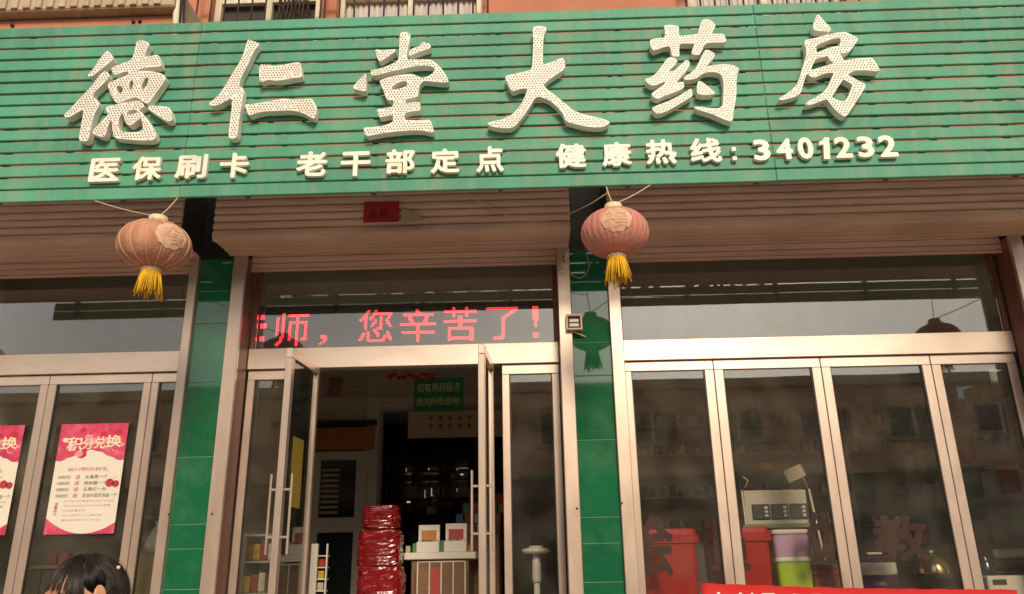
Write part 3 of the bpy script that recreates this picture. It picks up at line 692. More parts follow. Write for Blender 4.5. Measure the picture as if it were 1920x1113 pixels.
def lantern(label, px, pyt, pyb, pxw, cloth, emb_ang, ribs, group='paper lanterns hung under the sign', char='福'):
    cx = WX(px, (pyt+pyb)/2, YL); zt_, zb_ = WZ(px, pyt, YL), WZ(px, pyb, YL)
    rx = (WX(px+pxw/2, (pyt+pyb)/2, YL)-WX(px-pxw/2, (pyt+pyb)/2, YL))/2
    h = zt_-zb_; c = (zt_+zb_)/2; a = h/2+.012
    t = thing('lantern', label, 'lantern', (cx, YL, zb_-.15), group)
    prof = []; n = 18
    for i in range(n+1):
        th = -math.pi/2*.86+math.pi*.86*i/n; prof.append((rx*math.cos(th)**.88, a*math.sin(th)/math.sin(math.pi/2*.86)))
    # scalloped body: bulges between the ribs
    vs_, fs = [], []; N = ribs*6
    for r, z in prof:
        for k in range(N):
            q = 2*math.pi*k/N; u = (k % 6)/6; rr = r*(1-.028*(1-math.sin(math.pi*u)))
            vs_.append((cx+rr*math.cos(q), YL+rr*math.sin(q), c+z))
    for i in range(n):
        for k in range(N): fs.append((i*N+k, i*N+(k+1) % N, (i+1)*N+(k+1) % N, (i+1)*N+k))
    body = geo('lantern_body', vs_, fs, cloth, t, True)
    for k in range(ribs):
        q = 2*math.pi*k/ribs
        tube('rib', [(cx+r*.985*math.cos(q), YL+r*.985*math.sin(q), c+z) for r, z in prof], .0028 if ribs < 20 else .0016, RIB if ribs < 20 else cloth, body, 5)
    r0 = prof[0][0]
    for nm, z0, z1 in (('top_cap', c+a-.006, c+a+.042), ('bottom_cap', c-a-.024, c-a+.006)):
        lathe(nm, (cx, YL, 0), [(r0*.93, z0), (r0, z0+.004), (r0*1.02, (z0+z1)/2), (r0, z1-.004), (r0*.93, z1)], GOLD, t, 24)
    for k in range(12):
        q = 2*math.pi*k/12; x, y = cx+r0*1.02*math.cos(q), YL+r0*1.02*math.sin(q)
        for zz in (c+a+.01, c-a-.010): box('cap_stud', x-.006, x+.006, y-.006, y+.006, zz-.006, zz+.006, SHUTTER, t, .002)
    zz = c-a-.022; n_ = 46
    for k in range(n_):
        q = 2*math.pi*k/n_; x, y = cx+r0*.94*math.cos(q), YL+r0*.94*math.sin(q); L = RN.uniform(.105, .15); fl = RN.uniform(.0, .032); tw = RN.uniform(-.3, .3)
        pts = [(x, y, zz), (x+fl*.4*math.cos(q+tw), y+fl*.4*math.sin(q+tw), zz-L*.4), (x+fl*math.cos(q+tw), y+fl*math.sin(q+tw), zz-L)]
        v, f = tube_data(pts, .0042, 4, (.9, 1, .75)); geo('tassel_strand', v, f, TASSEL, t, True)
    if char:
        # emblem lying on the curved side
        V, Fc = text_data(char); ax, bx = min(v.x for v in V), max(v.x for v in V); ay, by = min(v.y for v in V), max(v.y for v in V)
        vs_ = []
        def onball(u, w, off):
            th = math.asin(max(-1, min(1, w*.62))); rr = rx*math.cos(th)**.88+off; q = emb_ang+u*.5
            return (cx+rr*math.cos(q), YL+rr*math.sin(q), c+a*math.sin(th)/math.sin(math.pi/2*.86))
        pts = [(0, 0)]; N = 28
        vs_.append(onball(0, .12, .0015)); 
        for ring in (.5, .8, 1.):
            for k in range(N):
                q = 2*math.pi*k/N; rr = ring*(1+.05*math.sin(k*2.3)); vs_.append(onball(math.cos(q)*rr*.92, .12+math.sin(q)*rr*.9, .0015))
        fs = [(0, 1+k, 1+(k+1) % N) for k in range(N)]
        for rg in range(2):
            for k in range(N): fs.append((1+rg*N+k, 1+rg*N+(k+1) % N, 1+(rg+1)*N+(k+1) % N, 1+(rg+1)*N+k))
        geo('emblem', vs_, fs, EMB, body, True)
        vs_ = [onball(((v.x-ax)/(bx-ax)-.5)*1.35, .12+((v.y-ay)/(by-ay)-.5)*1.3, .004) for v in V]
        geo('emblem_character', vs_, [tuple(f) for f in Fc], EMB2, body)
    return cx, c+a+.042, t
c1 = lantern('faded orange paper lantern hanging in front of the left window', 290, 424, 500, 131, LFACE, R_(-38), 14)
c2 = lantern('faded pink paper lantern with a pale emblem hanging beside the doorway', 1153, 401, 475, 128, LPINK, R_(-93), 28)
c3 = lantern('paper lantern mirrored in the right window glass', 2150, 375, 449, 130, LPINK, R_(-60), 28, char=None)
c4 = lantern('paper lantern mirrored in the left window glass', -560, 440, 512, 130, LFACE, R_(-60), 14, char=None)
def hang(c, pts_l, pts_r):
    x, z, t = c
    for p in (pts_l, pts_r):
        tube('hanger', sag((x, YL, z+.004), p, .012), .0034, CORD, t, 5)
zc = zb-.012
x, z = W(170, 378, YS+.05); hang(c1, (x, YS+.02, zb+.02), (WX(335, 368, YS), YS+.02, zb+.03))
hang(c2, (WX(1137, 362, YS), YS+.02, zb+.02), (WX(1232, 350, YS), YS+.02, zb+.03))
hang(c3, (WX(2100, 330, YS), YS+.02, zb+.02), (WX(2260, 330, YS), YS+.02, zb+.03))
hang(c4, (WX(-620, 390, YS), YS+.02, zb+.02), (WX(-500, 390, YS), YS+.02, zb+.03))
p0 = W(1139, 362, YS+.03); p1 = W(985, 416, 4.6); p2 = W(862, 362, YS+.05)
tag(tube('cord', sag((p0[0], YS+.03, p0[1]), (p1[0], 4.6, p1[1]), .05) + sag((p1[0], 4.6, p1[1]), (p2[0], YS+.05, p2[1]+.02), .02)[1:], .003, CORD), 'thin pale cord sagging in front of the doorway shutter', 'cord')
v = [W(*p, YP-.02) for p in ((1098, 470), (1102, 487), (1105, 500), (1100, 515), (1088, 522), (1074, 518), (1066, 508))]
tag(tube('wire_loop', [(a, YP-.02, b) for a, b in v], .004, mat('grey_wire', (.30, .32, .25), .6)), 'thin loop of grey wire dangling on the pillar under the pink lantern', 'wire')
# switch box on the pillar right of the door
x0, z0 = W(1062, 617, YP-.07); x1, z1 = W(1091, 587, YP-.07)
sb = thing('switch_box', 'small square brown switch box on the pillar beside the door', 'switch box', ((x0+x1)/2, YP-.06, z0), None)
box('housing', x0+.008, x1-.008, YP-.05, YP-.036, z0+.008, z1-.008, STEEL_DARK, sb, .002)
for a in ((x0, x0+.012, z0, z1), (x1-.012, x1, z0, z1), (x0+.012, x1-.012, z0, z0+.012), (x0+.012, x1-.012, z1-.012, z1)):
    box('rim', a[0], a[1], YP-.072, YP-.037, a[2], a[3], SHUTTER, sb, .002)
for k in (0, 1): box('button', x0+.022, x1-.022, YP-.062, YP-.0505, z0+.024+k*.03, z0+.046+k*.03, WHITE_PL, sb, .003)
tube('lead', [(x0+.03, YP-.04, z0), (x0+.09, YP-.03, z0-.02), (x0+.13, YP-.006, z0-.035)], .006, CORD, sb)
# screws in the rails
for px, py, st in ((317, 963, 'la'), (398, 962, 'lb'), (1082, 952, 'ra'), (1166, 942, 'rb'), (1058, 490, 'ra'), (1056, 483, 'ra')):
    x, z = W(px, py, YP-.036)
    o = lathe('screw', (0, 0, 0), [(.001, -.003), (.006, -.002), (.0065, 0)], SCREW, None, 10); o.rotation_euler = (R_(90), 0, 0); o.location = (x, YP-.037, z)
    tag(o, 'tiny dark screw in the %s' % {'la': 'rail left of the left pillar', 'lb': 'rail right of the left pillar', 'ra': ('rail right of the door, low' if py > 900 else 'top of the rail right of the door'), 'rb': 'rail right of the right pillar'}[st], 'screw', 'screws in the rails')
# red paper and torn scrap on the door shutter
YR = 4.70-.024
RED_PAPER = mat('red_paper', (.36, .006, .012), .7, var=.2)
x0, z0 = W(681, 418, YR); x1, z1 = W(749, 378, YR)
rp_ = thing('red_paper', 'faded red paper with dark characters stuck on the door shutter', 'paper', ((x0+x1)/2, YR, z0))
box('sheet', x0, x1, YR, YR+.0015, z0, z1, RED_PAPER, rp_, 0)
INK = mat('black_ink', (.02, .012, .01), .7)
writing('ink_character', '吉', x0+.035, x0+.085, z0+.03, z0+.085, YR-.002, INK, rp_, .0015); writing('ink_character', '利', x0+.105, x0+.16, z0+.032, z0+.09, YR-.002, INK, rp_, .0015)
a, b, c_, d = W(752, 390, YR-.01), W(753, 418, YR), W(797, 415, YR-.006), W(775, 396, YR)
tag(geo('paper_scrap', [(a[0], YR, a[1]), (b[0], YR-.02, b[1]), (c_[0], YR-.012, c_[1]), (d[0], YR, d[1]), (a[0], YR+.003, a[1]), (b[0], YR-.016, b[1]), (c_[0], YR-.008, c_[1]), (d[0], YR+.003, d[1])], [(0, 1, 2, 3), (4, 5, 6, 7), (0, 1, 5, 4), (1, 2, 6, 5), (2, 3, 7, 6), (3, 0, 4, 7)], mat('old_paper', (.50, .36, .25), .9)), 'torn pale paper corner beside the red paper', 'paper scrap')

# ------------------------------------------------------------------ LED display
YD = YG+.05
x0, x1 = WX(484, 610, YD), WX(1040, 610, YD); z0, z1 = WZ(750, 648, YD), WZ(750, 574, YD)
led = thing('led_display', 'dark scrolling display with glowing red characters over the door', 'display', ((x0+x1)/2, YD, z0))
box('panel', x0, x1, YD, YD+.05, z0, z1, mat('led_panel', (.02, .016, .015), .5), led, .002)
box('panel_rim', x0, x1, YD-.006, YD+.05, z1+.001, z1+.03, BLACK, led, .002)
GLOW = mat('red_led', (.3, .02, .03), .5, emit=(1, .025, .04), estr=4.2, var=.0)
for ch, a, b, yt, yb in (('师', 518, 579, 586, 648), ('，', 600, 615, 627, 645), ('您', 673, 735, 580, 640), ('辛', 750, 818, 579, 640), ('苦', 832, 894, 575, 638), ('了', 912, 972, 575, 635), ('！', 999, 1010, 573, 632)):
    xm = (a+b)/2
    dot_writing('led_character', ch, WX(a, 610, YD), WX(b, 610, YD), WZ(xm, yb, YD), WZ(xm, yt, YD), YD-.004, GLOW, led, 24 if yb-yt > 40 else 7, .0)
for px, py, w_, h_ in ((493, 594, 7, 9), (494, 610, 11, 9), (491, 634, 8, 9)):
    x, z = W(px, py, YD); box('led_character', x-w_*.0018, x+w_*.0018, YD-.004, YD-.001, z-h_*.0018, z+h_*.0018, GLOW, led, 0)

# ------------------------------------------------------------------ posters on the left window
PINK = mat('poster_pink', (.60, .04, .12), .5, var=.25, scale=14, dirt=(.75, .40, .42), dirt_amt=.5, dirt_scale=9); POST = mat('poster_paper', (.74, .69, .60), .5, var=.05)
INKR = mat('poster_red_ink', (.45, .03, .05), .6); INKB = mat('poster_black_ink', (.06, .045, .04), .6); GOLDI = mat('poster_cream', (.80, .68, .48), .5)
MAT_PK = mat('poster_blush', (.70, .30, .36), .5); MAT_RD = mat('poster_crimson', (.50, .02, .06), .5)
def poster(label, quad):
    YQ = YG-.028
    (ax, az), (bx, bz), (cx, cz), (dx, dz) = [W(*p, YQ) for p in quad]
    x0, x1 = (ax+dx)/2, (bx+cx)/2; z1, z0 = (az+bz)/2, (cz+dz)/2; w, h = x1-x0, z1-z0
    t = thing('poster', label, 'poster', ((x0+x1)/2, YQ, z0), 'pink exchange posters on the left window')
    box('sheet', x0, x1, YQ, YQ+.001, z0, z1, POST, t, 0)
    # pink header with a cloudy lower edge
    top = [(x0, z1), (x1, z1)]; low = []
    for i in range(25):
        u = 1-i/24; low.append((x0+w*u, z1-h*(.29+.05*math.cos(math.pi*2*(u-.5))*-1+.012*abs(math.sin(u*19)))))
    pts = top+low; n = len(pts)
    geo('header', [(x, YQ-.0006, z) for x, z in pts]+[(x, YQ-.0001, z) for x, z in pts], [tuple(range(n)), tuple(reversed(range(n, 2*n)))]+[(i, (i+1) % n, n+(i+1) % n, n+i) for i in range(n)], PINK, t)
    low = [(x0, z0+h*.085)]+[(x0+w*i/16, z0+h*(.012+.10*abs(i/16-.5)**2*4)) for i in range(17)]
    pts = [(x0, z0)]+[(x0+w*i/16, z0+h*(.004+.115*(2*(i/16-.55))**2)) for i in range(17)]+[(x1, z0)]
    n = len(pts)
    geo('footer', [(x, YQ-.0006, z) for x, z in pts]+[(x, YQ-.0001, z) for x, z in pts], [tuple(range(n)), tuple(reversed(range(n, 2*n)))]+[(i, (i+1) % n, n+(i+1) % n, n+i) for i in range(n)], PINK, t)
    def tx(body, u0, u1, v0, v1, m, d=.0012): writing('printed_line', body, x0+w*u0, x0+w*u1, z1-h*v1, z1-h*v0, YQ-d, m, t, .0004)
    bold_writing('printed_line', '积', x0+w*.13, x0+w*.36, z1-h*.255, z1-h*.125, YQ-.0018, GOLDI, t, .0004, .02); bold_writing('printed_line', '分', x0+w*.35, x0+w*.53, z1-h*.24, z1-h*.14, YQ-.0018, GOLDI, t, .0004, .02); bold_writing('printed_line', '兑', x0+w*.53, x0+w*.70, z1-h*.235, z1-h*.12, YQ-.0018, GOLDI, t, .0004, .02); bold_writing('printed_line', '换', x0+w*.70, x0+w*.93, z1-h*.225, z1-h*.11, YQ-.0018, GOLDI, t, .0004, .02)
    pr = random.Random(2)
    for q in range(26):
        uu, vv, rr = pr.uniform(.05, .95), pr.uniform(.02, .29), pr.uniform(.02, .075); N = 12
        pts = [(min(x1, max(x0, x0+w*uu+w*rr*math.cos(2*math.pi*k/N))), min(z1, z1-h*vv+w*rr*.8*math.sin(2*math.pi*k/N))) for k in range(N)]; d = .0007+q*.00001
        geo('ornament', [(x, YQ-d, z) for x, z in pts]+[(x, YQ-d+.000005, z) for x, z in pts], [tuple(range(N)), tuple(reversed(range(N, 2*N)))]+[(i, (i+1) % N, N+(i+1) % N, N+i) for i in range(N)], (MAT_PK, PINK, MAT_RD, MAT_PK)[q % 4], t)
    tx('2017积分好礼', .20, .80, .405, .44, INKR)
    for i, (a, b, c) in enumerate((('500分', '送', '水晶壶一个'), ('1000分', '送', '收纳箱一个'), ('2000分', '送', '五角灯一台'), ('3000分', '送', '足浴对或足浴盆一个'))):
        v = .475+i*.056
        tx(a, .08, .26, v, v+.034, INKB); tx(b, .33, .40, v-.003, v+.036, INKR); tx(c, .47, .80 if i < 3 else .97, v, v+.034, INKB)
    for i, (u, body) in enumerate(((.93, '本次积分兑换活动以积分卡为准'), (.90, '积分兑换后积分自动清零'), (.55, '礼品数量有限'), (.8, '兑完为止谢谢'), (.78, '最终解释权归本店'))):
        v = .70+i*.042; tx(body, .22, u, v, v+.018, SHUTTER)
    tx('温', .09, .14, .72, .745, INKR); tx('馨', .09, .14, .75, .775, INKR); tx('提', .09, .14, .78, .805, INKR); tx('示', .09, .14, .81, .835, INKR)
    for u, v, r, m in ((.10, .15, .035, GOLDI), (.84, .55, .06, INKR), (.93, .56, .05, INKR), (.90, .50, .03, GOLDI)):
        N = 14; pts = [(x0+w*u+w*r*math.cos(2*math.pi*k/N), z1-h*v+w*r*math.sin(2*math.pi*k/N)) for k in range(N)]
        geo('ornament', [(x, YQ-.0014, z) for x, z in pts]+[(x, YQ-.0008, z) for x, z in pts], [tuple(range(N)), tuple(reversed(range(N, 2*N)))]+[(i, (i+1) % N, N+(i+1) % N, N+i) for i in range(N)], m, t)
poster('pink and white poster, whole, on the middle pane of the left window', ((116, 795), (241, 791), (214, 998), (81, 1002)))
poster('pink and white poster cut off by the left edge of the picture', ((-78, 799), (46, 795), (11, 1000), (-120, 1006)))

# ------------------------------------------------------------------ red banner outside the right window
YB = 4.92
t = thing('red_banner', 'bright red cloth banner along the foot of the right window', 'banner', (WX(1600, 1100, YB), YB, FLOOR_Z))
pa, pb = W(1315, 1092, YB), W(1906, 1104, YB)
N = 40; vs_ = []
for i in range(N+1):
    u = i/N; x = pa[0]+(pb[0]-pa[0])*u; zt_ = pa[1]+(pb[1]-pa[1])*u-.01*math.sin(math.pi*u)+.002*math.sin(i*1.7)
    for j, (zz, yy) in enumerate(((zt_, 0), (zt_-.25, .01*math.sin(i*.9)), (zt_-.60, .014*math.sin(i*.7+1)))): vs_.append((x, YB+yy, zz))
    for j, (zz, yy) in enumerate(((zt_, .006), (zt_-.25, .006+.01*math.sin(i*.9)), (zt_-.60, .006+.014*math.sin(i*.7+1)))): vs_.append((x, YB+yy, zz))
fs = []
for i in range(N):
    b0, b1 = i*6, i*6+6
    for j in range(2): fs += [(b0+j, b0+j+1, b1+j+1, b1+j), (b0+3+j, b0+4+j, b1+4+j, b1+3+j)]
    fs += [(b0, b1, b1+3, b0+3), (b0+2, b1+2, b1+5, b0+5)]
fs += [(0, 1, 4, 3), (1, 2, 5, 4), (N*6, N*6+1, N*6+4, N*6+3), (N*6+1, N*6+2, N*6+5, N*6+4)]
geo('banner_cloth', vs_, fs, RED_CLOTH, t, True)
for px, w_ in ((1347, 5), (1388, 5), (1410, 4), (1440, 22), (1490, 4), (1530, 18)):
    x, z = W(px, 1109 + (px-1347)*.02, YB-.014); box('white_stroke', x-w_*.0016, x+w_*.0016, YB-.014, YB-.012, z-.2, z, WHITE_PL, t, 0)
for q in (pa[0]+.02, pb[0]-.02): box('banner_post', q-.015, q+.015, YB+.02, YB+.05, zbot, pb[1]-.02, STEEL, t)

# ------------------------------------------------------------------ inside the shop
YBK = 8.6
MED_COL = [mat('carton_%s' % n, c, .5, var=.1) for n, c in (('white', (.62, .6, .55)), ('blue', (.08, .16, .32)), ('green', (.10, .30, .16)), ('red', (.42, .06, .05)), ('orange', (.55, .22, .06)), ('cream', (.62, .52, .34)))]
SHELF = mat('shelf_board', (.34, .31, .26), .5); WOOD = mat('brown_wood', (.20, .11, .06), .5, var=.2, scale=5, stretch=(1, 1, 8)); ORANGE = mat('orange_panel', (.50, .17, .04), .6)
FRAMEW = mat('white_door_frame', (.66, .60, .52), .5); BEIGE = mat('beige_board', (.50, .40, .28), .7)
GREENSIGN = mat('hanging_sign_green', (.01, .20, .08), .5); SIGNINK = mat('sign_pale_ink', (.72, .68, .45), .5)
# back wall with a wide dark opening behind the counter
xo0, xo1 = WX(712, 900, YBK), WX(1060, 900, YBK); zo = WZ(800, 766, YBK)
for a, b, c, d in ((-3.8, xo0, FLOOR_Z, CEIL_Z), (xo1, 4.15, FLOOR_Z, CEIL_Z), (xo0, xo1, zo, CEIL_Z)):
    tag(box('back_wall', a, b, YBK, YBK+.12, c, d, INT_WALL, None, 0), kind='structure')
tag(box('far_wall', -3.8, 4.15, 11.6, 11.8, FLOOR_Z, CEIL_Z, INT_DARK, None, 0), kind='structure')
t = thing('door_casing', 'pale casing round the dark opening behind the counter', 'door casing', (xo0, YBK, FLOOR_Z))
box('casing_side', xo0-.16, xo0-.02, YBK-.05, YBK-.002, FLOOR_Z, zo+.14, FRAMEW, t); box('casing_top', xo0-.02, xo1, YBK-.05, YBK-.002, zo+.02, zo+.14, FRAMEW, t)
# glazed inner door and orange panel on the left of the back wall
x0, x1 = WX(583, 900, YBK-.06), WX(688, 900, YBK-.06); zt_ = WZ(640, 845, YBK-.06); zm = WZ(640, 980, YBK-.06)
t = thing('inner_door', 'pale framed inner door with dark glass behind the left door leaf', 'door', ((x0+x1)/2, YBK-.06, FLOOR_Z))
for a, b, c, d in ((x0, x0+.10, FLOOR_Z, zt_), (x1-.12, x1, FLOOR_Z, zt_), (x0+.1, x1-.12, zt_-.09, zt_), (x0+.1, x1-.12, zm-.09, zm+.06), (x0+.1, x1-.12, FLOOR_Z, FLOOR_Z+.2)):
    box('door_frame', a, b, YBK-.07, YBK-.01, c, d, FRAMEW, t)
for c, d in ((FLOOR_Z+.2, zm-.09), (zm+.06, zt_-.09)): box('dark_pane', x0+.1, x1-.12, YBK-.04, YBK-.03, c, d, OPP_GLASS, t, 0)
for k in range(9): box('blind_slat', x0+.11, x1-.3, YBK-.055, YBK-.045, zm+.1+k*.055, zm+.125+k*.055, BEIGE, t, .003)
x0, x1 = WX(560, 820, YBK-.05), WX(703, 820, YBK-.05)
tag(box('orange_panel', x0, x1, YBK-.06, YBK-.002, WZ(640, 842, YBK-.05), WZ(640, 800, YBK-.05), ORANGE), 'dark orange panel above the glazed inner door', 'panel')
tag(box('pipe_duct', x0-.3, x1+.02, YBK-.10, YBK-.004, WZ(640, 798, YBK-.05), WZ(640, 789, YBK-.05), BLACK), 'thin black duct above the orange panel', 'duct')
SKINISH = mat('poster_figure_tone', (.40, .2, .16), .7, var=.3, scale=12)
def wall_poster(label, px0, py0, px1, py1, Y, dark=True):
    x0, z0 = W(px0, py1, Y); x1, z1 = W(px1, py0, Y); w, h = x1-x0, z1-z0
    t = thing('wall_poster', label, 'poster', ((x0+x1)/2, Y, z0), 'health posters on the inside walls')
    box('sheet', x0, x1, Y-.004, Y-.001, z0, z1, PAPER if not dark else BEIGE, t, 0)
    pts = [(x0+w*a, z0+h*b) for a, b in ((.1, .03), (.42, .03), (.40, .35), (.46, .6), (.36, .85), (.22, .9), (.13, .72), (.17, .45))]; n = len(pts)
    geo('printed_figure', [(x, Y-.006, z) for x, z in pts]+[(x, Y-.0045, z) for x, z in pts], [tuple(range(n)), tuple(reversed(range(n, 2*n)))]+[(i, (i+1) % n, n+(i+1) % n, n+i) for i in range(n)], SKINISH, t)
    for k in range(4): box('printed_bar', x0+w*.55, x0+w*(.92 if k % 2 else .8), Y-.006, Y-.0045, z0+h*(.75-.17*k), z0+h*(.82-.17*k), SHUTTER, t, 0)
wall_poster('wide poster with a figure on the wall seen over the left door', 603, 690, 690, 744, YBK-.002)
YX = 7.2
wall_poster('pale poster behind the upper right glass, left one', 1362, 556, 1476, 626, YBK-.002, False)
wall_poster('pale poster behind the upper right glass, right one', 1590, 550, 1700, 618, YBK-.002, False)
wall_poster('pale poster behind the upper left glass', 212, 592, 330, 664, YBK-.002, False)
# framed board with dark marks over the opening
Y = 8.2; x0, x1 = WX(765, 795, Y), WX(960, 795, Y); z0, z1 = WZ(860, 818, Y), WZ(860, 768, Y)
t = thing('notice_board', 'beige board with two rows of dark characters over the back opening', 'board', ((x0+x1)/2, Y, z0))
box('board', x0, x1, Y, Y+.03, z0, z1, BEIGE, t)
for r in range(2):
    for k, ch in enumerate('尊师重道健'[0:5]):
        xx = WX(808+18*k, 780, Y); zz = WZ(860, 782+15*r, Y)
        box('dark_mark', xx-.022, xx+.022, Y-.004, Y-.001, zz-.01, zz+.01, WOOD, t, 0); box('dark_mark', xx-.008, xx+.008, Y-.006, Y-.0045, zz-.026, zz+.026, WOOD, t, 0)
# hanging green notice
Y = 6.6; x0, x1 = WX(776, 738, Y), WX(869, 738, Y); z0, z1 = WZ(822, 770, Y), WZ(822, 707, Y)
t = thing('hanging_sign', 'green hanging sign with two lines of pale characters inside the doorway', 'sign', ((x0+x1)/2, Y, z0))
box('plate', x0, x1, Y, Y+.012, z0, z1, GREENSIGN, t)
writing('sign_line', '如有用药疑点', x0+.03, x1-.03, (z0+z1)/2+.02, z1-.045, Y-.003, SIGNINK, t, .002)
writing('sign_line', '请向药师说明!', x0+.02, x1-.03, z0+.05, (z0+z1)/2-.025, Y-.003, SIGNINK, t, .002)
for q in (x0+.04, x1-.04): tube('hanger', [(q, Y+.006, z1), (q, Y+.006, CEIL_Z)], .003, CORD, t)
Y = 6.5; xs_ = [WX(728+9*k, 700, Y) for k in range(11)]
pts = [(x, Y, WZ(780, 701, Y)+.02*math.sin(k*1.9)) for k, x in enumerate(xs_)]
t = thing('red_garland', 'red foil garland hung over the green hanging sign', 'garland', pts[5])
tube('string', pts, .004, RED_PAPER, t)
for k, p in enumerate(pts[:-1]):
    for j in range(3):
        x = p[0]+j*.012; L = .02+.02*((k*7+j*3) % 4)/4
        geo('foil_leaf', [(x-.014, Y, p[2]), (x+.014, Y-.006, p[2]), (x+.008, Y-.012, p[2]-L), (x-.006, Y+.004, p[2]-L*1.2), (x-.014, Y+.003, p[2]), (x+.014, Y-.003, p[2]), (x+.008, Y-.009, p[2]-L), (x-.006, Y+.007, p[2]-L*1.2)], [(0, 1, 2, 3), (4, 7, 6, 5), (0, 4, 5, 1), (1, 5, 6, 2), (2, 6, 7, 3), (3, 7, 4, 0)], RED_CLOTH, t)
# dark storeroom rack behind the opening
Y = 10.6; t = thing('storeroom_rack', 'dark rack with bottles in the room behind the counter', 'rack', (WX(820, 950, Y), Y, FLOOR_Z))
for px in (722, 775, 828, 880, 935): box('rack_post', WX(px, 900, Y)-.02, WX(px, 900, Y)+.02, Y-.02, Y+.02, FLOOR_Z, WZ(820, 850, Y), BLACK, t)
for py in (884, 900, 934, 965, 985): box('rack_shelf', WX(718, 900, Y), WX(940, 900, Y), Y-.15, Y+.15, WZ(820, py, Y)-.012, WZ(820, py, Y), BLACK, t)
for k, (px, py, w_, h_, c) in enumerate(((766, 883, 10, 11, 0), (708, 935, 7, 12, 5), (709, 890, 6, 12, 0), (766, 933, 10, 22, 0), (767, 958, 8, 12, 2), (812, 884, 16, 10, 5), (799, 934, 6, 18, 0), (814, 926, 10, 14, 5), (868, 884, 22, 8, 5), (868, 930, 22, 16, 5), (812, 966, 9, 7, 0), (770, 1013, 14, 16, 1), (808, 963, 16, 14, 0), (840, 950, 9, 12, 3), (850, 900, 10, 14, 5), (782, 905, 9, 14, 2))):
    x, z = W(px, py, Y-.2); hw = w_/2*Y/FPX*1.05
    tag(box('storeroom_carton', x-hw, x+hw, Y-.14, Y-.02, z-.0, z+h_*Y/FPX, MED_COL[c]), 'small %s carton on the dark storeroom rack, row %s' % (('white', 'blue', 'green', 'red', 'orange', 'cream')[c], 'at eye height' if py > 920 else 'above eye height'), 'carton', 'cartons in the storeroom')
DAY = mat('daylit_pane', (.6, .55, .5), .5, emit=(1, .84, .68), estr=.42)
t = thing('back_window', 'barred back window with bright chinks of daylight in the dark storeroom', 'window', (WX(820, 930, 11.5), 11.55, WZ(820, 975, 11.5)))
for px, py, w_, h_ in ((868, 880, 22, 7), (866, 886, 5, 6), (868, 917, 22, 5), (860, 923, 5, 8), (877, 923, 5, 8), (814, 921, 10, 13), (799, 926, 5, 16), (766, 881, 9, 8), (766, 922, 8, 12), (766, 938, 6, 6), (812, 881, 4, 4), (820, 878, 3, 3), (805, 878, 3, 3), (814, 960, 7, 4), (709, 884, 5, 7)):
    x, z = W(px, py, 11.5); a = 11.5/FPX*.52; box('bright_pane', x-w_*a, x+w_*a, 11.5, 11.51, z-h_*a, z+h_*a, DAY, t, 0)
for px in (762, 775, 806, 820, 858, 878): x = WX(px, 920, 11.45); box('window_bar', x-.006, x+.006, 11.44, 11.46, WZ(820, 985, 11.45), WZ(820, 870, 11.45), BLACK, t, 0)
# counter with cards and a wire rack
Y = 6.7; x0, x1 = WX(757, 1040, Y), WX(892, 1040, Y); zt_ = WZ(825, 1034, Y)
t = thing('counter', 'small counter with a pale top edge in the doorway', 'counter', ((x0+x1)/2, Y, FLOOR_Z))
box('counter_top', x0, x1, Y, Y+.6, zt_-.055, zt_, WHITE_PL, t, .006); box('counter_front', x0+.06, x1-.06, Y+.03, Y+.57, FLOOR_Z, zt_-.056, WOOD, t, .004)
x2, x3 = WX(783, 1060, Y-.1), WX(872, 1060, Y-.1); zr_ = WZ(825, 1052, Y-.1)
t = thing('wire_rack', 'thin wire rack with leaflets standing before the counter', 'rack', ((x2+x3)/2, Y-.1, FLOOR_Z))
for k in range(5):
    x = x2+(x3-x2)*k/4; tube('wire_upright', [(x, Y-.1, FLOOR_Z), (x, Y-.1, zr_)], .006, CREAM_FRAME, t)
for zz in (zr_, zr_-.35): tube('wire_rail', [(x2, Y-.1, zz), (x3, Y-.1, zz)], .006, CREAM_FRAME, t)
for k in range(4):
    x = x2+(x3-x2)*(k+.5)/4; box('leaflet', x-.04, x+.04, Y-.095, Y-.085, zr_-.30, zr_-.04, (WOOD, MED_COL[3], WOOD, WOOD)[k], t, 0)
for px, c, lab in ((804, 4, 'pale display card with an orange picture on the counter'), (855, 3, 'pale display card with a pink picture on the counter')):
    x, z = W(px, 1034, Y+.1); w_ = .088; h_ = WZ(px, 983 if px < 820 else 980, Y+.1)-zt_
    t = thing('display_card', lab, 'card', (x, Y+.1, zt_), None)
    box('card', x-w_, x+w_, Y+.1, Y+.115, zt_+.001, zt_+h_, PAPER, t); box('picture', x-w_*.7, x+w_*.7, Y+.094, Y+.099, zt_+h_*.45, zt_+h_*.8, MED_COL[c], t, 0)
    box('tray', x-w_*1.05, x+w_*1.05, Y+.02, Y+.09, zt_+.001, zt_+h_*.38, WHITE_PL, t, .004)
    for k in range(6): box('packet', x-w_+.01+k*.028, x-w_+.03+k*.028, Y+.03, Y+.08, zt_+h_*.38, zt_+h_*.46, MED_COL[k % 6], t, .002)
for k in range(10):
    x = WX(763+13*k, 1030, Y+.2); tag(box('counter_carton', x-.02, x+.02, Y+.25, Y+.3, zt_+.001, zt_+.06+.02*(k % 3), MED_COL[(5, 2, 0, 4, 5, 2)[k % 6]]), 'tiny %s carton lined up on the counter' % ('cream', 'green', 'white', 'orange', 'cream', 'green')[k % 6], 'carton', 'cartons lined up on the counter')
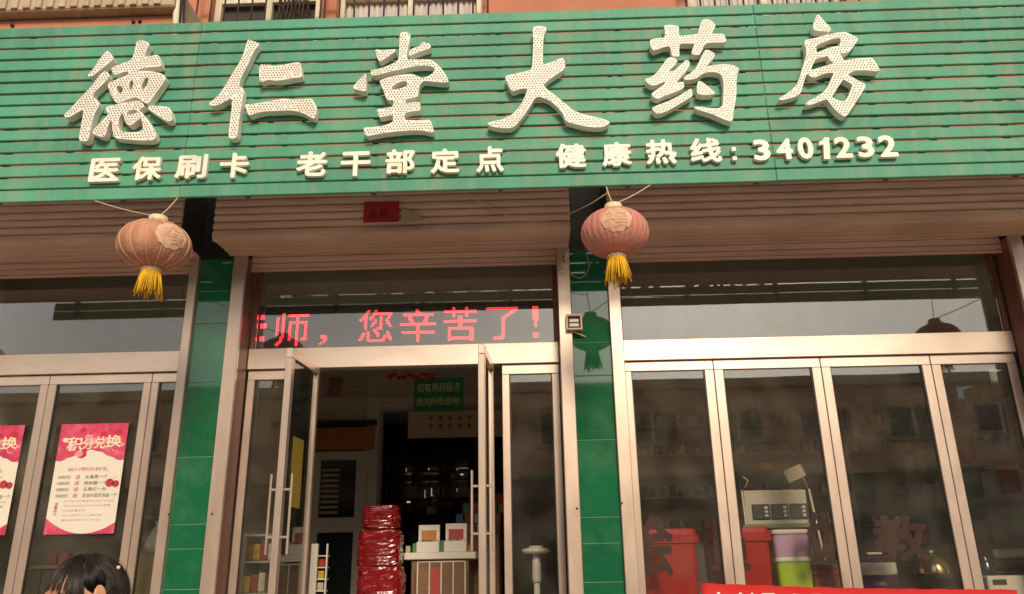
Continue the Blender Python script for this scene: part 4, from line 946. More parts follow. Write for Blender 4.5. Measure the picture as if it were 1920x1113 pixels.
# tiered shelf behind the right door leaf
Y = 7.4; x0, x1 = WX(842, 970, Y), WX(935, 970, Y)
t = thing('tiered_stand', 'stepped stand of pale cartons behind the right door leaf', 'stand', ((x0+x1)/2, Y, FLOOR_Z))
for k in range(4): box('step_board', x0+.04*k, x1, Y+.15*k, Y+.15*(k+1)-.002, FLOOR_Z+.01, WZ(880, 1000-22*k, Y), WOOD, t)
for k in range(4):
    for j in range(5):
        x = x0+.05*k+.03+j*.085; z = WZ(880, 1000-22*k, Y)+.001
        tag(box('stand_carton', x-.035, x+.035, Y+.15*k+.02, Y+.15*k+.1, z, z+.085, MED_COL[(k+j*2) % 6]), 'small %s carton on the %s step of the stand behind the door' % (('white', 'blue', 'green', 'red', 'orange', 'cream')[(k+j*2) % 6], ('lowest', 'second', 'third', 'top')[k]), 'carton', 'cartons on the stepped stand')
# shiny red wrapped gift stack
FOIL = mat('red_foil_wrap', (.20, .006, .009), .14, var=.35, scale=18, bump=1., bscale=20, coat=.7)
def foil(label, px0, px1, py0, py1, Y, depth):
    x0, x1 = WX(px0, (py0+py1)/2, Y), WX(px1, (py0+py1)/2, Y); z0, z1 = WZ((px0+px1)/2, py1, Y), WZ((px0+px1)/2, py0, Y)
    n, k = 14, 22; vs_, fs = [], []
    for j in range(k+1):
        v = j/k
        for i in range(n*2):
            a = 2*math.pi*i/(n*2); e = .45
            cx_, sy_ = math.copysign(abs(math.cos(a))**e, math.cos(a)), math.copysign(abs(math.sin(a))**e, math.sin(a))
            f = (1-.07*max(0, v-.85)/.15)*(1-.1*max(0, .1-v)/.1); nn = noise.noise((i*.7, j*.6, px0*.1))*.11
            vs_.append(((x0+x1)/2+(x1-x0)/2*cx_*f*(1+nn), Y+depth/2+depth/2*sy_*f*(1+nn), z0+(z1-z0)*v))
    m_ = n*2
    for j in range(k):
        for i in range(m_): fs.append((j*m_+i, j*m_+(i+1) % m_, (j+1)*m_+(i+1) % m_, (j+1)*m_+i))
    fs += [tuple(range(m_)), tuple(range(k*m_, k*m_+m_))]
    return tag(geo('wrapped_gift', vs_, fs, FOIL, None), label, 'gift', 'gifts in red foil by the doorway')
foil('lowest red foil wrapped bundle beside the counter', 664, 750, 1062, 1190, 6.25, .3)
foil('middle red foil wrapped bundle beside the counter', 667, 748, 992, 1061, 6.27, .28)
foil('top red foil wrapped bundle beside the counter', 677, 745, 946, 991, 6.3, .24)
# white height scale behind the right sidelight
Y = 5.75; x, z = W(1005, 1022, Y)
t = thing('height_scale', 'white scale with a round head on a pole behind the right sidelight', 'scale', (x, Y, FLOOR_Z))
lathe('round_head', (x, Y, z-.055), [(.02, 0), (.085, .005), (.10, .022), (.095, .034), (.05, .042), (.045, .055), (.0, .056)], WHITE_PL, t, 28)
lathe('sleeve', (x, Y, z-.24), [(.030, 0), (.032, .02), (.030, .12), (.022, .185)], WHITE_PL, t, 20)
lathe('pole', (x, Y, FLOOR_Z+.05), [(.022, 0), (.022, z-.24-FLOOR_Z-.05)], WHITE_PL, t, 16)
box('base', x-.18, x+.18, Y-.2, Y+.15, FLOOR_Z+.001, FLOOR_Z+.05, WHITE_PL, t, .015)
# yellow sheet on the left door
d = Vector((math.cos(angL), math.sin(angL), 0)); nn = Vector((-d.y, d.x, 0))
za, zb2 = WZ(560, 952, 5.0), WZ(560, 824, 5.0)
p = [hL+d*(LL*u) + nn*s for u in (.36, .70) for s in (.007, .009)]
YEL = mat('yellow_sheet', (.30, .22, .03), .6)
tag(geo('yellow_sheet', [(p[0].x, p[0].y, za), (p[2].x, p[2].y, za), (p[2].x, p[2].y, zb2), (p[0].x, p[0].y, zb2), (p[1].x, p[1].y, za), (p[3].x, p[3].y, za), (p[3].x, p[3].y, zb2), (p[1].x, p[1].y, zb2)], [(0, 1, 2, 3), (4, 7, 6, 5), (0, 4, 5, 1), (1, 5, 6, 2), (2, 6, 7, 3), (3, 7, 4, 0)], YEL), 'yellow sheet stuck on the glass of the left door', 'sheet')
# side shelf left of the doorway
Y = 5.7
t = thing('snack_shelf', 'low shelf of packets behind the left sidelight', 'shelf', (WX(495, 1050, Y), Y, FLOOR_Z))
xa_, xb_ = WX(452, 1050, Y), WX(552, 1050, Y)
for py in (1050, 1000, 1110): box('shelf_board', xa_, xb_, Y, Y+.35, WZ(500, py, Y)-.015, WZ(500, py, Y), SHELF, t)
for q in (xa_, xb_-.02): box('shelf_side', q, q+.02, Y+.002, Y+.348, FLOOR_Z, WZ(500, 1000, Y)+.02, SHELF, t)
PKT = [mat('packet_yellow', (.50, .34, .05), .3, var=.4, scale=25), mat('packet_brown', (.25, .10, .04), .3, var=.5, scale=25), mat('packet_white', (.55, .5, .42), .4, var=.3, scale=25), mat('packet_red', (.38, .05, .04), .35, var=.3, scale=25)]
for r, (py, h_) in enumerate(((1110, .13), (1050, .12))):
    for k in range(7):
        x = xa_+.04+k*.052; z = WZ(500, py, Y)+.001
        o = box('packet', x-.024, x+.024, Y+.02, Y+.05, z, z+h_*RN.uniform(.8, 1), PKT[(k*3+r) % 4], None, .01)
        tag(o, '%s snack packet on the %s shelf behind the left sidelight' % (('yellow', 'brown', 'white', 'red')[(k*3+r) % 4], ('lower', 'upper')[r]), 'packet', 'packets on the low shelf')
Y = 6.0; x0, x1 = WX(596, 1070, Y), WX(612, 1070, Y)
t = thing('leaflet_rack', 'narrow white rack inside the doorway behind the left door', 'rack', (x0, Y, FLOOR_Z))
for a, b in ((x0-.06, x0-.01), (x1-.01, x1+.0)): box('rack_side', a, b, Y, Y+.03, FLOOR_Z, WZ(600, 1018, Y), WHITE_PL, t)
for k in range(5): box('rack_tray', x0-.01, x1-.01, Y, Y+.12, WZ(600, 1040+22*k, Y)-.008, WZ(600, 1040+22*k, Y), WHITE_PL, t)
for k in range(4): box('leaflet', x0, x1-.02, Y+.01, Y+.02, WZ(600, 1062+22*k, Y), WZ(600, 1047+22*k, Y), PKT[(3, 0, 2, 3)[k]], t, 0)
# long medicine shelves on the back wall behind the right window
CN = ('white', 'blue', 'green', 'red', 'orange', 'cream')
def med_shelf(label, px0, px1, rows, Y, group_label, seed, hmax=.20, gap=.0):
    rr = random.Random(seed)
    x0, x1 = WX(px0, 850, Y), WX(px1, 850, Y); xm = (px0+px1)/2
    t = thing('medicine_shelf', label, 'shelf', ((x0+x1)/2, Y, FLOOR_Z))
    box('back_panel', x0, x1, Y+.30, Y+.32, FLOOR_Z, WZ(xm, rows[0], Y)+.3, INT_WALL, t)
    for q in [x0+(x1-x0)*i/3 for i in range(4)]: box('upright', q-.015, q+.015, Y, Y+.298, FLOOR_Z, WZ(xm, rows[0], Y)+.3, SHELF, t)
    for ri, py in enumerate(rows):
        rown = ('top', 'second', 'third', 'lowest')[ri]
        z = WZ(xm, py, Y); box('shelf_board', x0+.016, x1-.016, Y+.004, Y+.296, z-.018, z, SHELF, t)
        x = x0+.05
        while x < x1-.1:
            w_ = rr.choice((.045, .05, .06, .085)); h_ = rr.uniform(.06, hmax*.62)
            if rr.random() < .93:
                if rr.random() < .45:
                    o = lathe('medicine_bottle', (x+w_/2, Y+.09, z+.001), [(.024, 0), (.026, .01), (.026, h_*.62), (.014, h_*.75), (.014, h_*.8), (.016, h_*.8), (.016, h_)], MED_COL[ci := rr.randrange(6)], None, 10)
                    tag(o, 'small %s capped bottle in the %s row ' % (CN[ci], rown) + group_label, 'bottle', 'bottles ' + group_label)
                else:
                    tag(box('medicine_box', x, x+w_, Y+.03, Y+.12, z+.001, z+h_, MED_COL[ci := rr.choice((0, 1, 1, 2, 2, 3, 4, 5, 5))], None, .002), 'small %s medicine carton in the %s row ' % (CN[ci], rown) + group_label, 'carton', 'medicine cartons ' + group_label)
            x += w_+rr.uniform(.004, .03)+gap
med_shelf('long medicine shelf along the back wall behind the right window', 1175, 1800, (790, 845, 925, 985), 8.1, 'on the long back shelf', 3)
med_shelf('dim medicine shelf on the back wall behind the left window', -60, 330, (850, 910, 970, 1040), 7.6, 'on the shelf behind the posters', 5)
# side shelf at the right with pale boxes, receding
xs0 = WX(1905, 860, 6.0)
t = thing('side_shelf', 'pale shelf unit along the right wall with white boxes', 'shelf', (xs0, 6.2, FLOOR_Z))
box('end_panel', xs0-.02, xs0+.06, 5.62, 5.66, FLOOR_Z, WZ(1890, 640, 5.7), BEIGE, t)
box('back_panel', xs0+.28, xs0+.30, 5.66, 7.8, FLOOR_Z, WZ(1890, 640, 5.7), INT_WALL, t)
for k, py in enumerate((748, 850, 925, 1012)):
    z = WZ(1860, py, 5.95); box('shelf_board', xs0-.1, xs0+.278, 5.67, 7.8, z-.018, z, SHELF, t)
    for j in range(8):
        y = 5.75+j*.25; h_ = (.20, .24, .17, .22)[(j+k) % 4]
        tag(box('shelf_carton', xs0-.06, xs0+.12, y, y+.16, z+.001, z+h_, MED_COL[(0, 0, 5, 1, 0, 3, 0, 2)[(j+2*k) % 8]]), '%s carton on the %s board of the side shelf at the right wall' % (('white', 'pale', 'cream', 'blue', 'white', 'red', 'white', 'green')[(j+2*k) % 8], ('top', 'second', 'third', 'lowest')[k]), 'carton', 'cartons on the side shelf')
# goods on the window table
TZ = 1.315
t = thing('display_table', 'low table of household goods behind the right window', 'table', (2.3, 5.7, FLOOR_Z))
box('table_top', strips['rb'][1]+.03, strips['xa'][0]-.05, YG+.09, 6.05, TZ-.03, TZ, SHELF, t)
for q in (strips['rb'][1]+.08, 2.2, strips['xa'][0]-.12):
    for y in (YG+.12, 5.98): box('leg', q, q+.04, y, y+.04, FLOOR_Z+.001, TZ-.031, SHELF, t)
def tub(label, px0, px1, pyl, pyb, Y, m, lidm, lid_h=.045, dep=.26, z0=None, name='storage_box', taper=.93, group=None):
    x0, x1 = WX(px0, (pyl+pyb)/2, Y), WX(px1, (pyl+pyb)/2, Y); z1 = WZ((px0+px1)/2, pyl, Y); z0 = TZ+.001 if z0 is None else z0
    t = thing(name, label, 'box', ((x0+x1)/2, Y+dep/2, z0), group)
    a, b = (x1-x0)/2, dep/2; cx_, cy_ = (x0+x1)/2, Y+dep/2; zl_ = z1-lid_h
    vs_, fs = [], []
    def ring(s, z, r=.03):
        out = []
        for sx, sy, a0 in ((1, 1, 0), (-1, 1, 90), (-1, -1, 180), (1, -1, 270)):
            for k in range(4):
                q = R_(a0+30*k); out.append((cx_+sx*(a*s-r)+r*math.cos(q), cy_+sy*(b*s-r)+r*math.sin(q), z))
        return out
    def loft(nm, rings, m_):
        vs_ = [p for r in rings for p in r]; n = 16; fs = []
        for j in range(len(rings)-1):
            for i in range(n): fs.append((j*n+i, j*n+(i+1) % n, (j+1)*n+(i+1) % n, (j+1)*n+i))
        fs += [tuple(reversed(range(n))), tuple(range((len(rings)-1)*n, len(rings)*n))]
        geo(nm, vs_, fs, m_, t)
    loft('box_body', [ring(taper*.985, z0), ring(taper*.99, z0+.01), ring(.955, zl_-.001)], m)
    loft('lid', [ring(1.01, zl_), ring(1.045, zl_+.004), ring(1.045, zl_+lid_h*.55), ring(.99, zl_+lid_h*.6), ring(.975, z1-.006), ring(.95, z1)], lidm)
    return t
PURPLE = mat('lilac_plastic', (.58, .34, .56), .35); LIME = mat('lime_plastic', (.42, .62, .05), .35); LIDW = mat('pale_pink_lid', (.72, .58, .55), .4); LIDG = mat('pale_lid', (.68, .70, .52), .4)
tub('large red plastic box with lid beside the right pillar', 1190, 1312, 990, 1100, 5.45, RED_PL, RED_PL, .095, .3)
tub('large red plastic box with lid behind the first mullion', 1333, 1449, 986, 1090, 5.46, RED_PL, RED_PL, .095, .3)
gz = WZ(1490, 1045, 5.5)
tub('lime green plastic tub under the lilac one', 1458, 1527, 1043, 1092, 5.48, LIME, LIDG, .030, .22)
tub('lilac plastic tub on top of the lime green one', 1450, 1522, 991, 1043, 5.48, PURPLE, LIDW, .030, .22, gz+.002)
for k, lab in enumerate(('lowest', 'middle', 'topmost')):
    x0, x1 = WX(1527, 1080, 5.5), WX(1577, 1080, 5.5); z = WZ(1550, 1088, 5.5)+.034*k
    tag(box('pink_tray', x0, x1, 5.5, 5.7, z if k else TZ+.001, z+.031, mat('salmon_tray', (.55, .13, .09), .35), None, .010), lab+' salmon tray of the stack beside the lime tub', 'tray', 'salmon trays')
# white rack with three dark cards
Y = 5.95; x0, x1 = WX(1398, 950, Y), WX(1516, 950, Y); z1 = WZ(1455, 917, Y); zc_ = WZ(1455, 981, Y)
t = thing('card_stand', 'white wire stand holding three dark printed cards', 'stand', ((x0+x1)/2, Y, TZ))
box('back_board', x0, x1, Y+.02, Y+.03, zc_, z1, INT_WALL, t)
for k in range(3):
    a = x0+.05+k*.135; box('card', a, a+.125, Y+.005, Y+.012, zc_+.035, zc_+.14, STEEL_DARK, t)
    for j in range(3): box('card_dot', a+.085, a+.11, Y+.001, Y+.0045, zc_+.05+j*.028, zc_+.068+j*.028, WHITE_PL, t, .003)
    box('card_line', a+.02, a+.06, Y+.001, Y+.0045, zc_+.045, zc_+.052, GREENSIGN, t, 0)
tube('stand_rod', [(x0-.005, Y, TZ), (x0-.015, Y, z1)], .006, WHITE_PL, t); tube('stand_rod', [(WX(1546, 1048, 5.8), 5.8, WZ(1546, 1048, 5.8)), (x1+.02, Y, z1)], .009, WHITE_PL, t)
box('stand_ledge', x0-.04, x1+.02, Y-.04, Y+.018, zc_-.03, zc_, mat('mossy_ledge', (.18, .26, .14), .5), t)
tube('wire_tie', [(W(1396, 915, Y)[0], Y, WZ(1396, 915, Y)), (W(1401, 900, Y)[0], Y-.02, WZ(1401, 900, Y)), (W(1392, 893, Y)[0], Y-.01, WZ(1392, 893, Y))], .005, CORD, t)
tube('tag_string', [(W(1515, 915, Y)[0], Y, WZ(1515, 915, Y)), (W(1508, 900, Y)[0], Y-.01, WZ(1508, 900, Y)), (W(1502, 890, Y)[0], Y-.02, WZ(1502, 890, Y))], .004, CORD, t)
x, z = W(1494, 884, Y-.04); o = box('paper_tag', x-.07, x+.07, Y-.04, Y-.034, z-.05, z+.04, BEIGE, None, 0); o.rotation_euler = (0, R_(-22), 0)
tag(o, 'tilted pale paper tag tied above the card stand', 'tag')
x, z = W(1437, 873, 6.6); tag(box('price_card', x-.055, x+.055, 6.6, 6.606, z-.03, z+.03, MED_COL[4]), 'small orange price card hanging over the card stand', 'card')
tube_o = tube('price_string', [(x, 6.603, z+.03), (x, 6.603, CEIL_Z)], .002, CORD); tag(tube_o, 'thin string carrying the small orange price card', 'string')
# purple and white cooker
Y = 5.62; x, z = W(1659, 1092, Y); r = (WX(1700, 1070, Y)-WX(1618, 1070, Y))/2; DPUR = mat('dark_purple_plastic', (.10, .03, .09), .3)
za_, zb_ = WZ(1659, 1077, Y), WZ(1659, 1053, Y)
t = thing('rice_cooker', 'round cooker with white band and dark purple lid', 'cooker', (x, Y+r, TZ))
lathe('cooker_base', (x, Y+r, 0), [(r*.8, TZ+.001), (r*.95, TZ+.02), (r*.98, za_)], DPUR, t, 36); lathe('cooker_band', (x, Y+r, 0), [(r*.985, za_+.001), (r, za_+.01), (r, zb_-.01), (r*.97, zb_)], WHITE_PL, t, 36)
lathe('lid', (x, Y+r, 0), [(r*.96, zb_+.001), (r*.92, zb_+.018), (r*.6, zb_+.036), (r*.32, zb_+.042), (r*.3, zb_+.06), (0, zb_+.062)], DPUR, t, 36)
box('handle', x-.05, x+.05, Y+r*.6, Y+r*.7, zb_+.05, zb_+.066, WHITE_PL, t, .006)
# gold dome lid on a dark pan
Y = 5.6; x, z = W(1766, 1075, Y); r = (WX(1797, 1075, Y)-WX(1733, 1075, Y))/2; zd = WZ(1766, 1077, Y); BRASS = mat('gold_metal', (.62, .50, .26), .22, metal=.9)
t = thing('pan', 'dark pan with a shiny golden domed lid', 'pan', (x, Y+r, TZ))
lathe('pan_body', (x, Y+r, 0), [(r*.8, TZ+.001), (r*1.05, zd-.02), (r*1.08, zd)], STEEL_DARK, t, 32)
lathe('domed_lid', (x, Y+r, 0), [(r*1.02, zd+.001)]+[(r*math.cos(q), zd+.018+(WZ(1766, 1036, Y)-zd-.018)*math.sin(q)) for q in [math.pi/2*i/9 for i in range(10)]], BRASS, t, 32)
lathe('lid_knob', (x, Y+r, WZ(1766, 1036, Y)), [(.02, 0), (.026, .012), (.018, .022), (0, .024)], STEEL, t, 16)
# white appliance and rolled mats at the far right
Y = 5.5; x0, x1 = WX(1852, 1090, Y), WX(1960, 1090, Y)
t = thing('white_appliance', 'white appliance with a small grey screen at the right edge', 'appliance', ((x0+x1)/2, Y, TZ))
box('appliance_body', x0, x1, Y, Y+.2, TZ+.001, WZ(1880, 1078, Y), WHITE_PL, t, .008); box('screen', x0+.03, x0+.12, Y-.004, Y-.0005, WZ(1880, 1095, Y), WZ(1880, 1085, Y), STEEL_DARK, t, .001)
Y = 5.75
for lab, pa_, m_, rr_ in (('cream rolled mat lying on top at the right edge', 1038, CREAM_FRAME, .034), ('brown rolled mat under the cream one at the right edge', 1058, WOOD, .040)):
    a, b = W(1862, pa_, Y), W(1990, pa_-4, Y); tag(tube('rolled_mat', [(a[0], Y, a[1]), ((a[0]+b[0])/2, Y, (a[1]+b[1])/2), (b[0], Y, b[1])], rr_, m_, None, 14), lab, 'mat', 'rolled mats')
x0, x1 = WX(1845, 1075, 5.72), WX(1990, 1075, 5.72); tag(box('mat_crate', x0, x1, 5.68, 5.85, TZ+.001, WZ(1900, 1069, 5.75), STEEL_DARK), 'dark crate under the rolled mats at the right edge', 'crate')
lathe_o = lathe('glass_jar', (WX(1850, 1045, 5.62), 5.66, TZ+.001), [(.045, 0), (.055, .02), (.06, .16), (.05, .22), (.03, .25), (.03, .27), (0, .272)], mat('dark_jar', (.03, .03, .03), .08, coat=.5), None, 20); tag(lathe_o, 'round dark glossy jar beside the rolled mats', 'jar')
# red characters stuck on the right window
DECAL = mat('dark_red_film', (.05, .002, .003), .7)
t = thing('window_characters', 'dark red characters stuck on the lower right window panes', 'window lettering', (WX(1450, 1000, YG), YG+.006, WZ(1450, 1060, YG)))
for ch, a, b, yt, yb in (('会', 1188, 1262, 962, 1080), ('员', 1330, 1404, 972, 1070), ('优', 1515, 1580, 958, 1052), ('教', 1640, 1742, 964, 1052)):
    xm = (a+b)/2; bold_writing('window_character', ch, WX(a, 1010, YG), WX(b, 1010, YG), WZ(xm, yb, YG), WZ(xm, yt, YG), YG+.006, DECAL, t, .001, .034)
# things behind the left window
Y = 5.7
x0, x1 = WX(253, 1075, Y), WX(298, 1075, Y); OLIVE = mat('olive_cabinet', (.26, .20, .03), .5, var=.1); zt_ = WZ(270, 1036, Y)
t = thing('olive_cabinet', 'olive yellow cabinet behind the narrow left pane', 'cabinet', ((x0+x1)/2, Y, FLOOR_Z))
box('cabinet_body', x0, x1, Y, Y+.4, FLOOR_Z+.001, zt_, OLIVE, t, .005); box('cabinet_door', x0+.01, x1-.01, Y-.012, Y-.0005, FLOOR_Z+.05, zt_-.03, OLIVE, t, .004); box('cabinet_handle', x1-.035, x1-.025, Y-.03, Y-.0125, zt_-.35, zt_-.2, STEEL, t)
vs_, fs = lathe_data([(.02, 0), (.07, .01), (.085, .06), (.075, .12), (.055, .16), (.03, .19), (.045, .22), (.0, .225)], 18)
x = WX(278, 1030, Y)
tag(geo('plastic_bag', [(x+a*(1+.25*noise.noise((a*20, b*20, c*14))), Y+.15+b*(1+.2*noise.noise((b*19, a*11, c*9))), zt_+.001+c) for a, b, c in vs_], fs, WHITE_PL, None, True), 'crumpled white plastic bag on the olive cabinet', 'bag')
Y = 6.0; x0, x1 = WX(20, 1080, Y), WX(248, 1080, Y); zt_ = WZ(120, 1058, Y)
t = thing('panel_counter', 'grey panelled counter behind the left window', 'counter', ((x0+x1)/2, Y, FLOOR_Z)); PANL = mat('grey_panel', (.22, .20, .15), .5)
box('counter_top', x0, x1, Y-.02, Y+.4, zt_-.025, zt_, BEIGE, t); 
for k in range(4):
    a = x0+(x1-x0)*k/4; box('front_panel', a+.004, a+(x1-x0)/4-.004, Y, Y+.38, FLOOR_Z+.001, zt_-.026, PANL, t)
PKP = mat('pink_carton', (.50, .13, .16), .5)
for k in range(2):
    x = WX(89+20*k, 1050, Y); tag(box('pink_carton', x-.034, x+.034, Y+.05, Y+.13, zt_+.001, zt_+.085, PKP), ('left' if k == 0 else 'right')+' one of two small pink cartons on the panelled counter', 'carton', 'pink cartons')
Y = 5.55; x0, x1 = WX(308, 735, Y), WX(330, 735, Y)
t = thing('small_green_sign', 'small green sign with a pale character behind the narrow left pane', 'sign', ((x0+x1)/2, Y, WZ(320, 765, Y)))
box('plate', x0, x1, Y, Y+.01, WZ(320, 765, Y), WZ(320, 712, Y), GREENSIGN, t); writing('sign_character', '药', x0+.015, x1-.012, WZ(320, 756, Y), WZ(320, 724, Y), Y-.003, SIGNINK, t)
tube('hanger', [((x0+x1)/2, Y+.005, WZ(320, 712, Y)), ((x0+x1)/2, Y+.005, CEIL_Z)], .003, CORD, t)

# ------------------------------------------------------------------ the girl at the lower left
SKIN = mat('skin', (.56, .28, .17), .5, var=.06, scale=9); HAIR = mat('black_hair', (.014, .009, .007), .38, var=.6, scale=60); JACKET = mat('jacket_cloth', (.30, .32, .36), .85, bump=.2, bscale=200); TROUSER = mat('dark_trousers', (.04, .045, .06), .85); SHOE = mat('white_shoe', (.6, .58, .55), .6); LIP = mat('lip', (.45, .12, .10), .45); CLIP = mat('hair_clip', (.70, .52, .40), .3)
YK = 2.2
hx, htop = W(172, 1038, YK); hc = Vector((hx-.002, YK, htop-.113))
py_, pp_ = R_(-40), R_(5)          # turned to the viewer's left, looking down
f_ = Vector((math.sin(py_)*math.cos(pp_), -math.cos(py_)*math.cos(pp_), -math.sin(pp_))); s_ = Vector((math.cos(py_), math.sin(py_), 0)); u_ = s_.cross(-f_)*-1
u_ = f_.cross(s_)*-1 if f_.cross(s_).z < 0 else f_.cross(s_)
def HL(x, y, z): return hc + s_*x + f_*y + u_*z
def ga(d, s): return math.exp(-(d/s)**2)
def head_r(th, ph):
    x, y, z = math.sin(th)*math.cos(ph), math.cos(th)*math.cos(ph), math.sin(ph)
    X, Y, Z = .074*x, .094*y, (.114 if z < 0 else .103)*z
    if Z < 0:
        t = -Z/.114; X *= 1-.30*t*t; Y = Y*(1-.12*t)+.012*t
    if y > 0:
        Y -= .010*ga(X, .2)*ga(Z+.0, .05)*y**4*0
        Y += .021*ga(X, .010)*ga(Z+.026, .018) + .008*ga(X, .009)*ga(Z+.006, .02)
        for sx in (-1, 1): Y -= .007*ga(X-sx*.031, .016)*ga(Z-.002, .012)
        Y += .004*ga(Z-.022, .012)*ga(X, .05) + .006*ga(X, .022)*ga(Z+.060, .010) + .006*ga(X, .02)*ga(Z+.098, .014)
    return X, Y, Z
girl = thing('person', 'person with black half tied hair and bangs looking down in the lower left corner', 'person', (hc.x, YK, .006))
vs_, fs, mi = [], [], []
NT, NP = 48, 36
for j in range(NP+1):
    for i in range(NT): vs_.append(HL(*head_r(2*math.pi*i/NT, -math.pi/2+math.pi*j/NP)))
for j in range(NP):
    for i in range(NT): fs.append((j*NT+i, j*NT+(i+1) % NT, (j+1)*NT+(i+1) % NT, (j+1)*NT+i)); mi.append(0)
for sx in (-1, 1):                   # ears
    b0 = len(vs_); n, k = 14, 8
    for j in range(k+1):
        for i in range(n):
            a, p = 2*math.pi*i/n, -math.pi/2+math.pi*j/k
            ex, ey, ez = .009*math.cos(p)*math.cos(a), .019*math.cos(p)*math.sin(a), .032*math.sin(p)
            ex += .006*abs(math.sin(a))*math.cos(p)
            vs_.append(HL(sx*(.079+ex), -.004+ey*.9, .004+ez))
    for j in range(k):
        for i in range(n): fs.append((b0+j*n+i, b0+j*n+(i+1) % n, b0+(j+1)*n+(i+1) % n, b0+(j+1)*n+i)); mi.append(0)
# trunk and limbs grown from a skeleton
sk = bpy.data.meshes.new('skeleton'); ca, sa = math.cos(R_(-25)), math.sin(R_(-25))
def BL(x, y, z): return (hc.x+.02+x*ca-y*sa, YK+.035+x*sa+y*ca, z)
J = [((0, 0, .90), .135), ((0, .0, 1.05), .115), ((0, 0, 1.20), .135), ((0, .005, 1.31), .085), ((0, 0, 1.375), .048), ((.0, -.03, 1.435), .046)]
E_ = [(0, 1), (1, 2), (2, 3), (3, 4), (4, 5)]
for sx in (-1, 1):
    b0 = len(J)
    J += [((sx*.13, .005, 1.29), .062), ((sx*.185, .01, 1.24), .056), ((sx*.215, .02, 1.02), .044), ((sx*.20, -.07, .82), .033), ((sx*.195, -.10, .755), .026),
          ((sx*.085, 0, .84), .10), ((sx*.09, -.01, .47), .062), ((sx*.095, .02, .10), .042), ((sx*.10, -.10, .045), .036)]
    E_ += [(3, b0), (b0, b0+1), (b0+1, b0+2), (b0+2, b0+3), (b0+3, b0+4), (0, b0+5), (b0+5, b0+6), (b0+6, b0+7), (b0+7, b0+8)]
sk.from_pydata([BL(*p) for p, r in J], E_, [])
so_ = bpy.data.objects.new('skeleton', sk); C.objects.link(so_)
md = so_.modifiers.new('skin', 'SKIN'); ss = so_.modifiers.new('smooth', 'SUBSURF'); ss.levels = 2; ss.render_levels = 2
for v, (p, r) in zip(sk.skin_vertices[0].data, J): v.radius = (r, r*.8)
sk.skin_vertices[0].data[0].use_root = True
bm_ = bpy.data.meshes.new_from_object(so_.evaluated_get(bpy.context.evaluated_depsgraph_get())); b0 = len(vs_)
vs_ += [v.co.copy() for v in bm_.vertices]
for p in bm_.polygons:
    z = sum(bm_.vertices[i].co.z for i in p.vertices)/len(p.vertices); fs.append(tuple(b0+i for i in p.vertices))
    mi.append(0 if z > 1.365 else 1 if z > .80 else 2 if z > .09 else 3)
bpy.data.objects.remove(so_); bpy.data.meshes.remove(bm_)
for sx in (-1, 1):                   # fingers
    for k in range(5):
        q = (k-2)*.016; L = (.05, .07, .078, .072, .055)[k]
        base = (sx*.195+q*.3, -.115+q, .74); pts = [BL(*base), BL(base[0], base[1]-.008, base[2]-L*.55), BL(base[0]-sx*.004, base[1]+.004, base[2]-L)]
        if k == 0: pts = [BL(sx*.19, -.12, .755), BL(sx*.175, -.15, .73), BL(sx*.17, -.155, .70)]
        v, f = tube_data(pts, .0085, 8, (1, .95, .75)); b0 = len(vs_); vs_ += v; fs += [tuple(b0+i for i in g) for g in f]; mi += [0]*len(f)
body = geo('body', vs_, fs, SKIN, girl, True)
for m_ in (JACKET, TROUSER, SHOE): body.data.materials.append(m_)
for p, k in zip(body.data.polygons, mi): p.material_index = k
for sx in (-1, 1):                   # lashes and brows
    pts = [HL(sx*.031+dx, head_r(0, 0)[1]-.0145-abs(dx)*.35-.06*(abs(sx*.031+dx)**1.3), -.004-.006*math.cos(dx*90)) for dx in (-.014, -.007, 0, .007, .014)]
    tube('eyelash', pts, .0018, HAIR, body, 5)
    pts = [HL(sx*.031+dx, .0815-abs(dx)*.3-.2*abs(sx*.031+dx)**1.5, .022+.004*math.cos(dx*80)) for dx in (-.018, -.008, 0, .008, .018)]
    tube('eyebrow', pts, .0022, HAIR, body, 5)
pts = [HL(dx, .098-2.2*dx*dx*10, -.060-.002*math.cos(dx*100)) for dx in (-.02, -.01, 0, .01, .02)]; tube('lips', pts, .005, LIP, body, 6)
# hair: a dark cap and a few hundred strands
hr = random.Random(4)
def surf(al, el, k=1.): 
    x, y, z = math.sin(al)*math.cos(el), math.cos(al)*math.cos(el), math.sin(el)
    return HL(.077*x*k, (.097*y-.006)*k, .104*z*k)
vs_, fs = [], []; n, k = 40, 16
def low_el(al):
    a = abs((al+math.pi) % (2*math.pi)-math.pi); d = math.degrees(a)
    return R_(50) if d < 50 else R_(50-(d-50)*1.6) if d < 75 else R_(9) if d < 100 else R_(-35)
for j in range(k+1):
    for i in range(n):
        al = 2*math.pi*i/n; e0 = low_el(al); el = e0+(math.pi/2-e0)*j/k; vs_.append(surf(al, el, .995))
for j in range(k):
    for i in range(n): fs.append((j*n+i, j*n+(i+1) % n, (j+1)*n+(i+1) % n, (j+1)*n+i))
cap = geo('hair', vs_, fs, mat('hair_shade', (.006, .004, .004), .95, spec=.05), girl, True)
vs_, fs = [], []
def strand(pts, r, tp):
    b0 = len(vs_); v, f = tube_data(pts, r, 4, tp); vs_.extend(v); fs.extend([tuple(b0+i for i in g) for g in f])
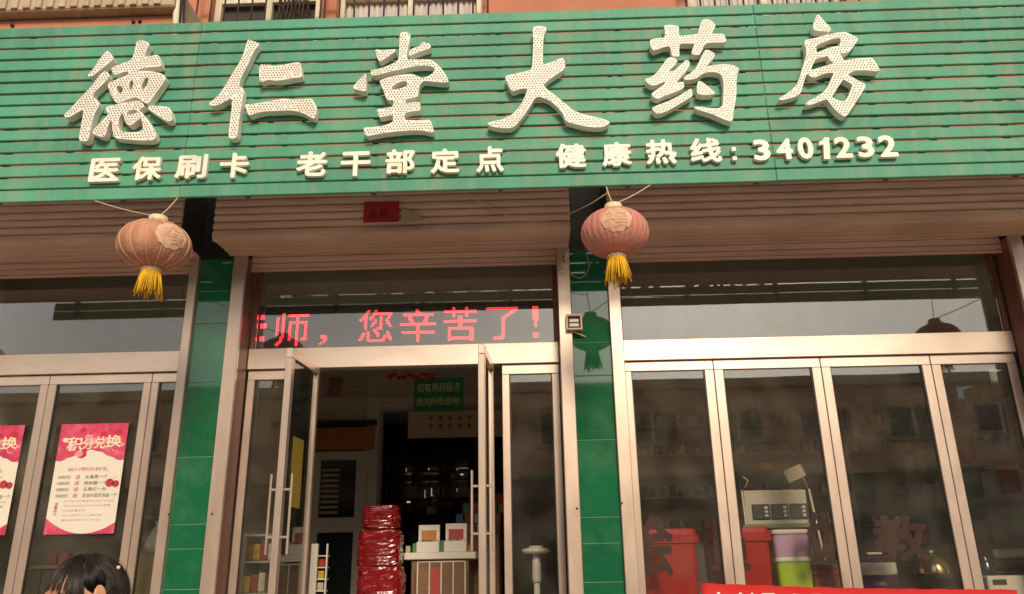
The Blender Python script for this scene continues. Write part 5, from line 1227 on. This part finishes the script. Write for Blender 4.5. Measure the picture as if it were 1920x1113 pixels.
for q in range(4600):
    al = hr.uniform(-math.pi, math.pi) if q % 3 else R_(hr.uniform(44, 84) if q % 2 else hr.uniform(60, 130)); d = abs(math.degrees(al)); fly = hr.random() < .03; k0 = hr.uniform(1.08, 1.14) if fly else hr.uniform(1.02, 1.075); pts = []
    if d < 44:
        al = math.copysign(R_((round(d/13)+.2)*13+hr.uniform(-2.8, 2.8)), al); d = abs(math.degrees(al))
        if hr.random() < .5: continue
    if d < 46: e1 = R_(hr.uniform(26, 42) if hr.random() < .5 else hr.uniform(6, 20)) ; tail = 0
    elif d < 66: e1 = R_(hr.uniform(-45, -12)); tail = .0
    elif d < 102: e1 = R_(hr.uniform(17, 27)); tail = 0
    else: e1 = R_(hr.uniform(-22, -5)); tail = hr.uniform(.18, .34)
    cr = R_(80); n = 9; sw = hr.uniform(-.10, .10)
    for i in range(n+1):
        t = i/n; el = cr+(e1-cr)*t; a2 = al*((.35+.65*min(1, t*1.6)) if d < 44 else (.8+.2*min(1, t*2))) + sw*t*t + (.35*math.copysign(1, al)*t**4 if 80 <= d < 102 else 0)
        pts.append(surf(a2, el, k0+.03*math.sin(t*3)))
    if tail:
        last = pts[-1]; out = (last-hc); out.z = 0; out = out.normalized()
        for i in range(1, 6): pts.append(last+Vector((0, 0, -tail*i/5))+out*(.010*math.sin(i*.8)+hr.uniform(-.002, .002)))
    m_ = len(pts); strand(pts, hr.uniform(.0006, .0013)*(.6 if fly else 1), [.5+.5*min(1, i/2) if i < m_-3 else max(.15, (m_-1-i)/3) for i in range(m_)])
# tied lock on the crown, at the back
for q in range(70):
    a0 = hr.uniform(-.5, .5); pts = []
    for i in range(8):
        t = i/7; pts.append(surf(math.pi+a0*.5-.35, R_(62-72*t), 1.06+.035*math.sin(t*math.pi)+hr.uniform(-.008, .008)))
    strand(pts, .0018, [.6, 1, 1, 1, 1, .9, .7, .3])
tag(geo('hair_strands', vs_, fs, HAIR, cap, True), kind='stuff')
p = surf(R_(128), R_(38), 1.14); lathe('hair_clip', p, [(.002, -.005), (.005, -.003), (.005, .003), (.002, .005)], CLIP, cap, 12)
